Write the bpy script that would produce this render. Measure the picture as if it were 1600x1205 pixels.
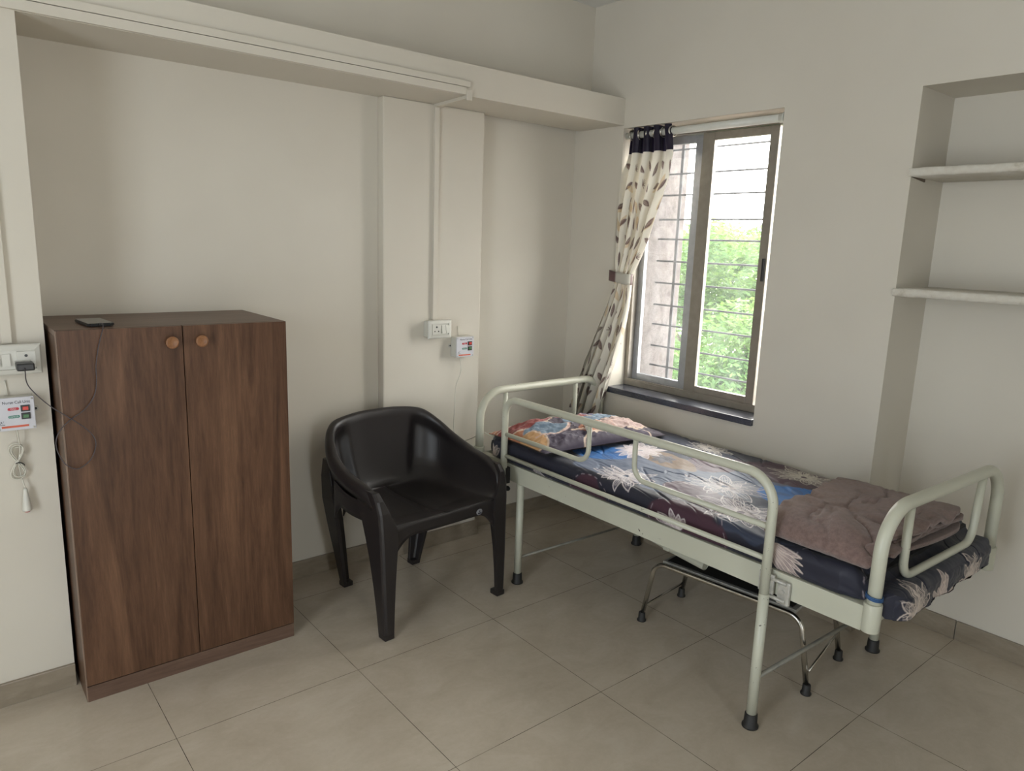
import bpy, bmesh, math, random
import numpy as np
from mathutils import Vector, Matrix, Euler

# ------------------------------------------------------------------ clear
for o in list(bpy.data.objects):
    bpy.data.objects.remove(o, do_unlink=True)
SC = bpy.context.scene
COL = SC.collection
R = math.radians
random.seed(7)

# ------------------------------------------------------------------ camera
YAW, PITCH, ROLL, FPX = 0.87990768, 0.19476553, 0.03384671, 1130.17
CAM = (-1.67436, -2.09495, 1.49175)


def camera():
    cy, sy, cp, sp = math.cos(YAW), math.sin(YAW), math.cos(PITCH), math.sin(PITCH)
    f = Vector((cy * cp, sy * cp, -sp))
    r = Vector((sy, -cy, 0))
    u = r.cross(f)
    cr, sr = math.cos(ROLL), math.sin(ROLL)
    r2, u2 = cr * r + sr * u, -sr * r + cr * u
    cd = bpy.data.cameras.new('camera')
    cd.sensor_fit = 'HORIZONTAL'
    cd.sensor_width = 36
    cd.lens = FPX / 1600 * 36
    cd.clip_start = .02
    cd.clip_end = 200
    o = bpy.data.objects.new('camera', cd)
    m = Matrix((r2, u2, -f)).transposed().to_4x4()
    m.translation = Vector(CAM)
    o.matrix_world = m
    COL.objects.link(o)
    SC.camera = o


camera()

# ------------------------------------------------------------------ world, lamps, exposure
w = bpy.data.worlds.new('sky')
SC.world = w
w.use_nodes = True
bgn = w.node_tree.nodes['Background']
# bright hazy sky: brighter and creamier on the sunny (+x) side, cooler behind
wt = w.node_tree
_tc = wt.nodes.new('ShaderNodeTexCoord')
_sp = wt.nodes.new('ShaderNodeSeparateXYZ')
_mr = wt.nodes.new('ShaderNodeMapRange')
_cr = wt.nodes.new('ShaderNodeMix')
_cr.data_type = 'RGBA'
_st = wt.nodes.new('ShaderNodeMapRange')
wt.links.new(_tc.outputs['Generated'], _sp.inputs[0])
for _m, _a, _b in ((_mr, 0, 1), (_st, 5.6, 10.5)):
    wt.links.new(_sp.outputs['X'], _m.inputs['Value'])
    _m.inputs['From Min'].default_value = -.5
    _m.inputs['From Max'].default_value = .5
    _m.inputs['To Min'].default_value = _a
    _m.inputs['To Max'].default_value = _b
wt.links.new(_mr.outputs[0], _cr.inputs[0])
_cr.inputs[6].default_value = (.85, .93, 1.0, 1)
_cr.inputs[7].default_value = (1.0, .985, .93, 1)
wt.links.new(_cr.outputs[2], bgn.inputs['Color'])
wt.links.new(_st.outputs[0], bgn.inputs['Strength'])


def area(name, loc, rot, sx, sy, power, col, portal=False):
    l = bpy.data.lights.new(name, 'AREA')
    l.shape = 'RECTANGLE'
    l.size, l.size_y = sx, sy
    l.energy = power
    l.color = col
    if portal:
        l.cycles.is_portal = True
    o = bpy.data.objects.new(name, l)
    o.location = loc
    o.rotation_euler = rot
    COL.objects.link(o)
    return o


# daylight entering by the balcony opening (left of the camera) and the doorway behind the camera
area('balcony_daylight', (-3.46, -1.65, 1.17), (0, R(-90), 0), 2.1, 1.1, 1, (1, 1, 1), True)
area('doorway_daylight', (-1.35, -4.46, 1.07), (R(90), 0, 0), .5, 2.1, 1, (1, 1, 1), True)
area('window_portal', (1.50, .05, 1.41), (0, R(90), 0), 1.35, .86, 1, (1, 1, 1), True)
sun = bpy.data.lights.new('sun', 'SUN')
sun.energy = 4.0
sun.angle = R(8)
sun.color = (1, .96, .88)
so = bpy.data.objects.new('sun', sun)
so.rotation_euler = (R(28), R(-22), 0)
COL.objects.link(so)

SC.view_settings.view_transform = 'Standard'
SC.view_settings.look = 'None'
SC.view_settings.gamma = 1
SC.view_settings.use_curve_mapping = False
SC.view_settings.exposure = 0.56


# ------------------------------------------------------------------ materials
def srgb(r, g, b):
    f = lambda c: (c / 255 / 12.92) if c / 255 <= .04045 else ((c / 255 + .055) / 1.055) ** 2.4
    return (f(r), f(g), f(b), 1)


class NT:
    def __init__(s, name):
        s.m = bpy.data.materials.new(name)
        s.m.use_nodes = True
        s.t = s.m.node_tree
        s.b = s.t.nodes['Principled BSDF']
        s.out = s.t.nodes['Material Output']

    def n(s, typ, **kw):
        nd = s.t.nodes.new(typ)
        for k, v in kw.items():
            setattr(nd, k, v)
        return nd

    def l(s, a, b):
        s.t.links.new(a, b)

    def coords(s, scale=(1, 1, 1), kind='Object', rot=(0, 0, 0)):
        tc = s.n('ShaderNodeTexCoord')
        mp = s.n('ShaderNodeMapping')
        mp.inputs['Scale'].default_value = scale
        mp.inputs['Rotation'].default_value = rot
        s.l(tc.outputs[kind], mp.inputs['Vector'])
        return mp.outputs[0]

    def noise(s, vec, scale, detail=4, rough=.5, dist=0):
        nd = s.n('ShaderNodeTexNoise')
        nd.inputs['Scale'].default_value = scale
        nd.inputs['Detail'].default_value = detail
        nd.inputs['Roughness'].default_value = rough
        nd.inputs['Distortion'].default_value = dist
        s.l(vec, nd.inputs['Vector'])
        return nd.outputs['Fac']

    def ramp(s, fac, stops):
        nd = s.n('ShaderNodeValToRGB')
        el = nd.color_ramp.elements
        el[0].position, el[0].color = stops[0]
        el[1].position, el[1].color = stops[-1]
        for p, c in stops[1:-1]:
            e = el.new(p)
            e.color = c
        s.l(fac, nd.inputs['Fac'])
        return nd.outputs['Color']

    def mix(s, fac, a, b, mode='MIX'):
        nd = s.n('ShaderNodeMix', data_type='RGBA', blend_type=mode)
        for sock, v in ((nd.inputs[0], fac), (nd.inputs[6], a), (nd.inputs[7], b)):
            if hasattr(v, 'is_linked'):
                s.l(v, sock)
            else:
                sock.default_value = v
        return nd.outputs[2]

    def math(s, op, a, b=None):
        nd = s.n('ShaderNodeMath', operation=op)
        for i, v in enumerate((a, b)):
            if v is None:
                continue
            if hasattr(v, 'is_linked'):
                s.l(v, nd.inputs[i])
            else:
                nd.inputs[i].default_value = v
        return nd.outputs[0]

    def bump(s, h, strength=.2, dist=.002):
        nd = s.n('ShaderNodeBump')
        nd.inputs['Strength'].default_value = strength
        nd.inputs['Distance'].default_value = dist
        s.l(h, nd.inputs['Height'])
        s.l(nd.outputs[0], s.b.inputs['Normal'])

    def set(s, **kw):
        for k, v in kw.items():
            k = k.replace('_', ' ')
            if hasattr(v, 'is_linked'):
                s.l(v, s.b.inputs[k])
            else:
                s.b.inputs[k].default_value = v
        return s


def simple(name, col, rough=.5, metal=0, var=.06, scale=30, bump=0, spec=.5, bscale=None):
    t = NT(name)
    v = t.coords()
    f = t.noise(v, scale)
    dark = tuple(c * (1 - var * 2) for c in col[:3]) + (1,)
    lite = tuple(min(1, c * (1 + var * 2)) for c in col[:3]) + (1,)
    t.set(Base_Color=t.ramp(f, [(.3, dark), (.7, lite)]), Roughness=rough, Metallic=metal)
    t.b.inputs['Specular IOR Level'].default_value = spec
    if bump:
        t.bump(t.noise(v, bscale or scale * 6), bump, .001)
    return t.m


M = {}


def mats():
    # painted plaster
    t = NT('cream_paint')
    v = t.coords()
    f = t.noise(v, 1.3, 3)
    t.set(Base_Color=t.ramp(f, [(.3, (.615, .573, .492, 1)), (.7, (.67, .63, .548, 1))]), Roughness=.62)
    t.b.inputs['Specular IOR Level'].default_value = .3
    t.bump(t.noise(v, 6, 6, .6), .12, .006)
    M['paint'] = t.m
    t = NT('shelf_paint')
    v = t.coords()
    f = t.noise(v, 22, 6, .7)
    t.set(Base_Color=t.ramp(f, [(.30, (.46, .42, .34, 1)), (.42, (.60, .56, .48, 1)), (.75, (.67, .65, .58, 1))]), Roughness=.6)
    t.bump(t.noise(v, 30, 6, .7), .6, .006)
    M['shelf'] = t.m
    M['ceiling'] = simple('ceiling_paint', (.72, .71, .68, 1), .8, var=.02, scale=2)
    # floor tiles
    t = NT('floor_tiles')
    v = t.coords()
    sx = t.n('ShaderNodeSeparateXYZ')
    t.l(v, sx.inputs[0])
    ds = []
    ids = []
    for ax in (0, 1):
        q = t.math('DIVIDE', sx.outputs[ax], .6)
        fr = t.math('FRACT', q)
        ds.append(t.math('ABSOLUTE', t.math('SUBTRACT', fr, .5)))
        ids.append(t.math('FLOOR', q))
    edge = t.math('MAXIMUM', ds[0], ds[1])
    joint = t.math('GREATER_THAN', edge, .4984)
    cid = t.n('ShaderNodeCombineXYZ')
    t.l(ids[0], cid.inputs[0])
    t.l(ids[1], cid.inputs[1])
    wn = t.n('ShaderNodeTexWhiteNoise')
    t.l(cid.outputs[0], wn.inputs['Vector'])
    f1 = t.noise(t.coords((1, 1.6, 1), rot=(0, 0, .5)), 5, 6, .65, .6)
    f2 = t.noise(v, 60, 4, .6)
    c = t.ramp(f1, [(.3, (.46, .395, .31, 1)), (.55, (.52, .455, .365, 1)), (.75, (.57, .51, .42, 1))])
    c = t.mix(.10, c, t.ramp(f2, [(.35, (.40, .34, .26, 1)), (.65, (.58, .52, .44, 1))]))
    c = t.mix(t.math('MULTIPLY', wn.outputs['Value'], .10), c, (.58, .51, .42, 1))
    jn = t.noise(v, 9, 2)
    c = t.mix(t.math('MULTIPLY', joint, t.ramp(jn, [(.3, (.55, .55, .55, 1)), (.6, (1, 1, 1, 1))])), c, (.05, .04, .03, 1))
    t.set(Base_Color=c, Roughness=t.math('ADD', t.math('MULTIPLY', f2, .08), .12))
    t.b.inputs['Specular IOR Level'].default_value = .42
    M['floor'] = t.m
    # skirting of the same stone
    t = NT('skirting_tile')
    v = t.coords()
    f1 = t.noise(t.coords((1, 1, 3)), 9, 6, .65, .5)
    c = t.ramp(f1, [(.3, (.225, .185, .135, 1)), (.7, (.32, .27, .205, 1))])
    t.set(Base_Color=c, Roughness=.3)
    M['skirt'] = t.m

    # walnut laminate
    def wood(name, a, b, c_, sc=(1, 1, 1), rough=.42):
        t = NT(name)
        v = t.coords(sc)
        d = t.noise(v, 1.2, 3, .5)
        f1 = t.noise(v, 6.5, 8, .66, 1.6)
        f2 = t.noise(t.coords(tuple(q * 3.4 for q in sc)), 14, 6, .7, .3)
        col = t.ramp(f1, [(.34, a), (.5, b), (.66, c_)])
        col = t.mix(.5, col, t.ramp(f2, [(.36, a), (.56, b), (.72, c_)]))
        col = t.mix(t.math('MULTIPLY', t.math('GREATER_THAN', f2, .62), .25), col, tuple(q * .45 for q in a[:3]) + (1,))
        t.set(Base_Color=col, Roughness=rough)
        t.b.inputs['Specular IOR Level'].default_value = .35
        t.bump(f2, .08, .001)
        return t.m
    A, B, C_ = (.050, .023, .012, 1), (.108, .053, .029, 1), (.205, .108, .060, 1)
    M['walnut_v'] = wood('walnut_laminate', A, B, C_, (1.6, 1.6, .13))
    M['walnut_h'] = wood('walnut_laminate_across', (.09, .052, .036, 1), (.14, .085, .060, 1), (.19, .12, .088, 1), (.14, 1.6, 1.6))
    M['walnut_lit'] = wood('walnut_lit_side', (.16, .105, .075, 1), (.24, .165, .122, 1), (.30, .21, .16, 1), (1.6, 1.6, .13))  # paler walnut: light from the left put into the colour
    M['knob'] = wood('knob_wood', (.17, .075, .032, 1), (.27, .125, .056, 1), (.36, .18, .085, 1), (3, 3, 3), .35)
    M['black'] = simple('black_plastic', (.012, .012, .013, 1), .35)
    M['gap_shade'] = simple('painted_gap_shade', (.02, .02, .022, 1), .8)  # near-black paint standing for shade between bed frame and sheet
    M['chair'] = simple('dark_brown_plastic', (.019, .0155, .0155, 1), .40, var=.03, bump=.05, scale=80)
    M['rubber'] = simple('black_rubber', (.016, .015, .014, 1), .6)

    # enamelled bed steel with chips
    t = NT('pale_green_enamel')
    v = t.coords()
    f = t.noise(v, 3, 3)
    chip = t.noise(v, 38, 5, .75, .8)
    patch = t.noise(v, 5.5, 2)
    base = t.ramp(f, [(.3, (.50, .50, .405, 1)), (.7, (.56, .56, .46, 1))])
    k = t.math('MULTIPLY', t.math('GREATER_THAN', chip, .665), t.math('GREATER_THAN', patch, .56))
    t.set(Base_Color=t.mix(k, base, (.06, .045, .03, 1)), Roughness=.33)
    M['enamel'] = t.m
    M['steel'] = simple('stainless_steel', (.55, .53, .49, 1), .22, 1, var=.08, scale=14)
    M['worn_steel'] = simple('worn_grey_steel', (.48, .47, .43, 1), .45, .4, var=.12, scale=45)
    M['dull'] = simple('dull_brace_steel', (.26, .25, .21, 1), .5, .2, var=.1, scale=20)
    M['grille'] = simple('weathered_grille_steel', (.07, .07, .075, 1), .6, .2, var=.1, scale=20)
    M['alu'] = simple('anodised_aluminium', (.30, .275, .24, 1), .38, .55, var=.04)
    M['alu_light'] = simple('grey_aluminium', (.42, .44, .48, 1), .35, .6, var=.04)
    M['granite'] = simple('black_granite', (.035, .04, .058, 1), .26, var=.3, scale=250, spec=.9)
    M['white_plastic'] = simple('white_plastic', (.62, .61, .55, 1), .35, var=.015)
    M['white_face'] = simple('white_printed_face', (.60, .60, .64, 1), .35, var=.01)
    M['rod'] = simple('white_enamel_rod', (.66, .66, .60, 1), .3, var=.02)
    M['cord'] = simple('white_cord', (.62, .60, .52, 1), .5)
    M['usb'] = simple('dark_braided_cable', (.06, .05, .055, 1), .5, var=.5, scale=900)
    M['screen'] = simple('phone_glass', (.01, .011, .012, 1), .06)
    M['red'] = simple('red_switch', (.62, .045, .03, 1), .3)
    M['redpill'] = simple('red_print', (.50, .03, .05, 1), .4)
    M['green'] = simple('green_switch', (.05, .17, .06, 1), .3)
    M['greenpill'] = simple('green_print', (.01, .20, .14, 1), .4)
    M['orange'] = simple('orange_print', (.62, .12, .06, 1), .4)
    M['ink'] = simple('dark_ink', (.015, .015, .03, 1), .6)
    M['whiteink'] = simple('white_ink', (.75, .75, .75, 1), .6)
    M['blue_tie'] = simple('blue_plastic_tie', (.03, .09, .22, 1), .4)
    M['logo'] = simple('silver_logo_plate', (.30, .31, .33, 1), .3, .3)

    # blanket
    t = NT('mauve_fleece')
    v = t.coords()
    f = t.noise(v, 70, 6, .75)
    t.set(Base_Color=t.ramp(f, [(.3, (.155, .100, .088, 1)), (.7, (.275, .19, .168, 1))]), Roughness=.95)
    t.b.inputs['Sheen Weight'].default_value = .35
    t.b.inputs['Sheen Roughness'].default_value = .5
    t.b.inputs['Specular IOR Level'].default_value = .1
    t.bump(t.noise(v, 260, 4, .8), .7, .004)
    M['fleece'] = t.m

    # printed cloths: print comes from the mesh's colour attribute
    def cloth(name, rough, sheen, trans=0, weave=900):
        t = NT(name)
        at = t.n('ShaderNodeAttribute', attribute_name='print')
        v = t.coords()
        f = t.noise(v, weave, 2)
        col = t.mix(t.math('MULTIPLY', f, .14), at.outputs['Color'], (.5, .5, .5, 1), 'MULTIPLY')
        t.set(Base_Color=col, Roughness=rough)
        t.b.inputs['Sheen Weight'].default_value = sheen
        t.b.inputs['Specular IOR Level'].default_value = .35
        if trans:
            tr = t.n('ShaderNodeBsdfTranslucent')
            t.l(col, tr.inputs['Color'])
            mx = t.n('ShaderNodeMixShader')
            mx.inputs[0].default_value = trans
            t.l(t.b.outputs[0], mx.inputs[1])
            t.l(tr.outputs[0], mx.inputs[2])
            t.l(mx.outputs[0], t.out.inputs['Surface'])
        return t.m
    M['sheet'] = cloth('printed_sheet_cotton', .52, .1)
    M['pillowcase'] = cloth('printed_pillow_cotton', .7, .15)
    M['curtain'] = cloth('printed_curtain_satin', .45, .1, .22)

    # clear pane: part passes, part reflects (fresnel), a little dust
    t = NT('window_glass')
    tr = t.n('ShaderNodeBsdfTransparent')
    gl = t.n('ShaderNodeBsdfGlossy')
    gl.inputs['Roughness'].default_value = .02
    df = t.n('ShaderNodeBsdfTranslucent')
    df.inputs['Color'].default_value = (.85, .9, .95, 1)
    lw = t.n('ShaderNodeLayerWeight')
    fr_out = t.math('ADD', t.math('MULTIPLY', t.math('POWER', lw.outputs['Facing'], 5), .9), .04)
    m1 = t.n('ShaderNodeMixShader')
    t.l(fr_out, m1.inputs[0])
    t.l(tr.outputs[0], m1.inputs[1])
    t.l(gl.outputs[0], m1.inputs[2])
    m2 = t.n('ShaderNodeMixShader')
    dust = t.noise(t.coords((1, 3, 1)), 5, 5, .6)
    t.l(t.ramp(dust, [(.3, (.008, .008, .008, 1)), (.75, (.035, .035, .035, 1))]), m2.inputs[0])
    t.l(m1.outputs[0], m2.inputs[1])
    t.l(df.outputs[0], m2.inputs[2])
    t.l(m2.outputs[0], t.out.inputs['Surface'])
    M['glass'] = t.m

    t = NT('rough_concrete')
    v = t.coords()
    f = t.noise(v, 18, 8, .8)
    t.set(Base_Color=t.ramp(f, [(.3, (.06, .05, .047, 1)), (.7, (.17, .15, .145, 1))]), Roughness=.9)
    t.bump(t.noise(v, 90, 6, .8), .8, .01)
    M['concrete'] = t.m

    t = NT('leaves')
    v = t.coords()
    f = t.noise(v, 1.6, 3)
    t.set(Base_Color=t.ramp(f, [(.3, (.04, .10, .03, 1)), (.5, (.09, .18, .045, 1)), (.72, (.18, .25, .06, 1))]), Roughness=.6)
    tr = t.n('ShaderNodeBsdfTranslucent')
    tr.inputs['Color'].default_value = (.19, .30, .07, 1)
    mx = t.n('ShaderNodeMixShader')
    mx.inputs[0].default_value = .35
    t.l(t.b.outputs[0], mx.inputs[1])
    t.l(tr.outputs[0], mx.inputs[2])
    t.l(mx.outputs[0], t.out.inputs['Surface'])
    M['leaf'] = t.m
    M['bark'] = simple('bark', (.12, .09, .065, 1), .9, var=.3, scale=12, bump=.5)
    t = NT('dusty_ground')
    v = t.coords()
    f = t.noise(v, .5, 4, .6)
    t.set(Base_Color=t.ramp(f, [(.38, (.26, .13, .09, 1)), (.5, (.30, .27, .24, 1)), (.7, (.36, .35, .33, 1))]), Roughness=.9)
    M['ground'] = t.m


mats()


# ------------------------------------------------------------------ object helpers
def tag(o, label=None, cat=None, group=None, kind=None):
    if label: o['label'] = label
    if cat: o['category'] = cat
    if group: o['group'] = group
    if kind: o['kind'] = kind
    return o


def link(name, me, parent=None, mat=None):
    o = bpy.data.objects.new(name, me)
    COL.objects.link(o)
    if parent is not None:
        o.parent = parent
    if mat is not None:
        for mm in (mat if isinstance(mat, (list, tuple)) else [mat]):
            me.materials.append(mm)
    return o


def empty(name, loc=(0, 0, 0), rz=0):
    o = bpy.data.objects.new(name, None)
    o.empty_display_size = .1
    o.location = loc
    o.rotation_euler = (0, 0, rz)
    COL.objects.link(o)
    return o


class MB:
    """collects shapes for one mesh"""
    def __init__(s):
        s.v, s.f, s.mi, s.sm = [], [], [], []

    def add(s, vs, fs, mi=0, smooth=False):
        k = len(s.v)
        s.v += [tuple(v) for v in vs]
        s.f += [tuple(i + k for i in f) for f in fs]
        s.mi += [mi] * len(fs)
        s.sm += [smooth] * len(fs)
        return s

    def box(s, x0, x1, y0, y1, z0, z1, mi=0, bev=0, rz=0, about=None):
        if bev > 0:
            bm = bmesh.new()
            bmesh.ops.create_cube(bm, size=1)
            for v in bm.verts:
                v.co = Vector(((x0 + x1) / 2 + v.co.x * (x1 - x0), (y0 + y1) / 2 + v.co.y * (y1 - y0), (z0 + z1) / 2 + v.co.z * (z1 - z0)))
            bmesh.ops.bevel(bm, geom=bm.edges[:], offset=bev, segments=2, profile=.6, affect='EDGES')
            vs = [v.co[:] for v in bm.verts]
            bm.verts.index_update()
            fs = [[v.index for v in f.verts] for f in bm.faces]
            bm.free()
        else:
            vs = [(x, y, z) for x in (x0, x1) for y in (y0, y1) for z in (z0, z1)]
            fs = [(0, 1, 3, 2), (4, 6, 7, 5), (0, 4, 5, 1), (2, 3, 7, 6), (0, 2, 6, 4), (1, 5, 7, 3)]
        return s.add(vs, fs, mi, False)

    def tube(s, pts, r, seg=14, mi=0, caps=True, closed=False):
        P = [Vector(p) for p in pts]
        n = len(P)
        rs = r if isinstance(r, (list, tuple)) else [r] * n
        tans = []
        for i in range(n):
            if closed:
                d = P[(i + 1) % n] - P[i - 1]
            else:
                d = P[min(i + 1, n - 1)] - P[max(i - 1, 0)]
            tans.append(d.normalized())
        a = Vector((0, 0, 1)) if abs(tans[0].z) < .9 else Vector((1, 0, 0))
        nrm = (a - tans[0] * a.dot(tans[0])).normalized()
        vs, fs = [], []
        for i in range(n):
            t = tans[i]
            nrm = (nrm - t * nrm.dot(t)).normalized()
            bi = t.cross(nrm)
            for k in range(seg):
                an = 2 * math.pi * k / seg
                vs.append(P[i] + rs[i] * (math.cos(an) * nrm + math.sin(an) * bi))
        m = n if closed else n - 1
        for i in range(m):
            j = (i + 1) % n
            for k in range(seg):
                k2 = (k + 1) % seg
                fs.append((i * seg + k, i * seg + k2, j * seg + k2, j * seg + k))
        s.add(vs, fs, mi, True)
        if caps and not closed:
            kk = len(s.v) - len(vs)
            s.f.append(tuple(kk + q for q in range(seg))[::-1]); s.mi.append(mi); s.sm.append(False)
            s.f.append(tuple(kk + (n - 1) * seg + q for q in range(seg))); s.mi.append(mi); s.sm.append(False)
        return s

    def lathe(s, prof, c=(0, 0, 0), axis='z', seg=24, mi=0):
        vs, fs = [], []
        for r, h in prof:
            for k in range(seg):
                a = 2 * math.pi * k / seg
                x, y = r * math.cos(a), r * math.sin(a)
                p = {'z': (x, y, h), 'y': (x, h, y), 'x': (h, x, y)}[axis]
                vs.append((c[0] + p[0], c[1] + p[1], c[2] + p[2]))
        n = len(prof)
        for i in range(n - 1):
            for k in range(seg):
                k2 = (k + 1) % seg
                fs.append((i * seg + k, i * seg + k2, (i + 1) * seg + k2, (i + 1) * seg + k))
        s.add(vs, fs, mi, True)
        kk = len(s.v) - len(vs)
        for q in (0, n - 1):
            if prof[q][0] > 1e-6:
                s.f.append(tuple(kk + q * seg + k for k in range(seg))); s.mi.append(mi); s.sm.append(False)
        return s

    def build(s, name, mat, parent=None, fix=True):
        me = bpy.data.meshes.new(name)
        me.from_pydata(s.v, [], s.f)
        me.polygons.foreach_set('material_index', s.mi)
        me.polygons.foreach_set('use_smooth', s.sm)
        o = link(name, me, parent, mat)
        if fix:
            bm = bmesh.new()
            bm.from_mesh(me)
            bmesh.ops.remove_doubles(bm, verts=bm.verts, dist=1e-6)
            bmesh.ops.recalc_face_normals(bm, faces=bm.faces)
            bm.to_mesh(me)
            bm.free()
        me.update()
        return o


def path(pts, rad, n=8, closed=False):
    """polyline with rounded corners; rad = number or one per inner corner"""
    P = [Vector(p) for p in pts]
    out = [] if closed else [P[0]]
    rng = range(len(P)) if closed else range(1, len(P) - 1)
    for q, i in enumerate(rng):
        r = rad[q] if isinstance(rad, (list, tuple)) else rad
        a, b, c = P[i - 1], P[i], P[(i + 1) % len(P)]
        u, v = (a - b).normalized(), (c - b).normalized()
        ang = u.angle(v)
        if r <= 0 or ang > 3.1:
            out.append(b)
            continue
        t = min(r / math.tan(ang / 2), (a - b).length * .49, (c - b).length * .49)
        rr = t * math.tan(ang / 2)
        cen = b + (u + v).normalized() * (rr / math.sin(ang / 2))
        s, e = b + u * t - cen, b + v * t - cen
        tot = s.angle(e)
        ax = s.cross(e).normalized()
        for k in range(n + 1):
            out.append(cen + Matrix.Rotation(tot * k / n, 3, ax) @ s)
    if not closed:
        out.append(P[-1])
    return out


def spline(pts, n=8):
    P = [Vector(p) for p in pts]
    P = [P[0] * 2 - P[1]] + P + [P[-1] * 2 - P[-2]]
    out = []
    for i in range(1, len(P) - 2):
        for k in range(n):
            t = k / n
            a, b, c, d = P[i - 1], P[i], P[i + 1], P[i + 2]
            out.append(.5 * ((2 * b) + (c - a) * t + (2 * a - 5 * b + 4 * c - d) * t * t + (3 * b - a - 3 * c + d) * t ** 3))
    out.append(P[-2])
    return out


def text(body, size, mat, parent, name, loc, rot=(R(90), 0, 0), align='CENTER', xs=1):
    cu = bpy.data.curves.new('t', 'FONT')
    cu.body = body
    cu.size = size
    cu.align_x = align
    cu.align_y = 'CENTER'
    cu.extrude = .0002
    tmp = bpy.data.objects.new('t', cu)
    COL.objects.link(tmp)
    bpy.context.view_layer.update()
    me = bpy.data.meshes.new_from_object(tmp.evaluated_get(bpy.context.evaluated_depsgraph_get()))
    bpy.data.objects.remove(tmp, do_unlink=True)
    me.transform(Matrix.Translation(Vector(loc)) @ Euler(rot).to_matrix().to_4x4() @ Matrix.Diagonal((xs, 1, 1, 1)))
    me.materials.clear()
    return link(name, me, parent, mat)


# numpy value noise
def vnoise(x, y, seed=0, per=None):
    rs = np.random.RandomState(seed)
    G = rs.rand(256, 256)
    xi, yi = np.floor(x).astype(int), np.floor(y).astype(int)
    fx, fy = x - xi, y - yi
    fx, fy = fx * fx * (3 - 2 * fx), fy * fy * (3 - 2 * fy)
    g = lambda a, b: G[a % 256, b % 256]
    return (g(xi, yi) * (1 - fx) + g(xi + 1, yi) * fx) * (1 - fy) + (g(xi, yi + 1) * (1 - fx) + g(xi + 1, yi + 1) * fx) * fy


def fbm(x, y, seed=0, o=4):
    r, a, t = 0, 1, 0
    for k in range(o):
        r = r + a * vnoise(x * 2 ** k, y * 2 ** k, seed + k)
        t += a
        a *= .5
    return r / t


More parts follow.
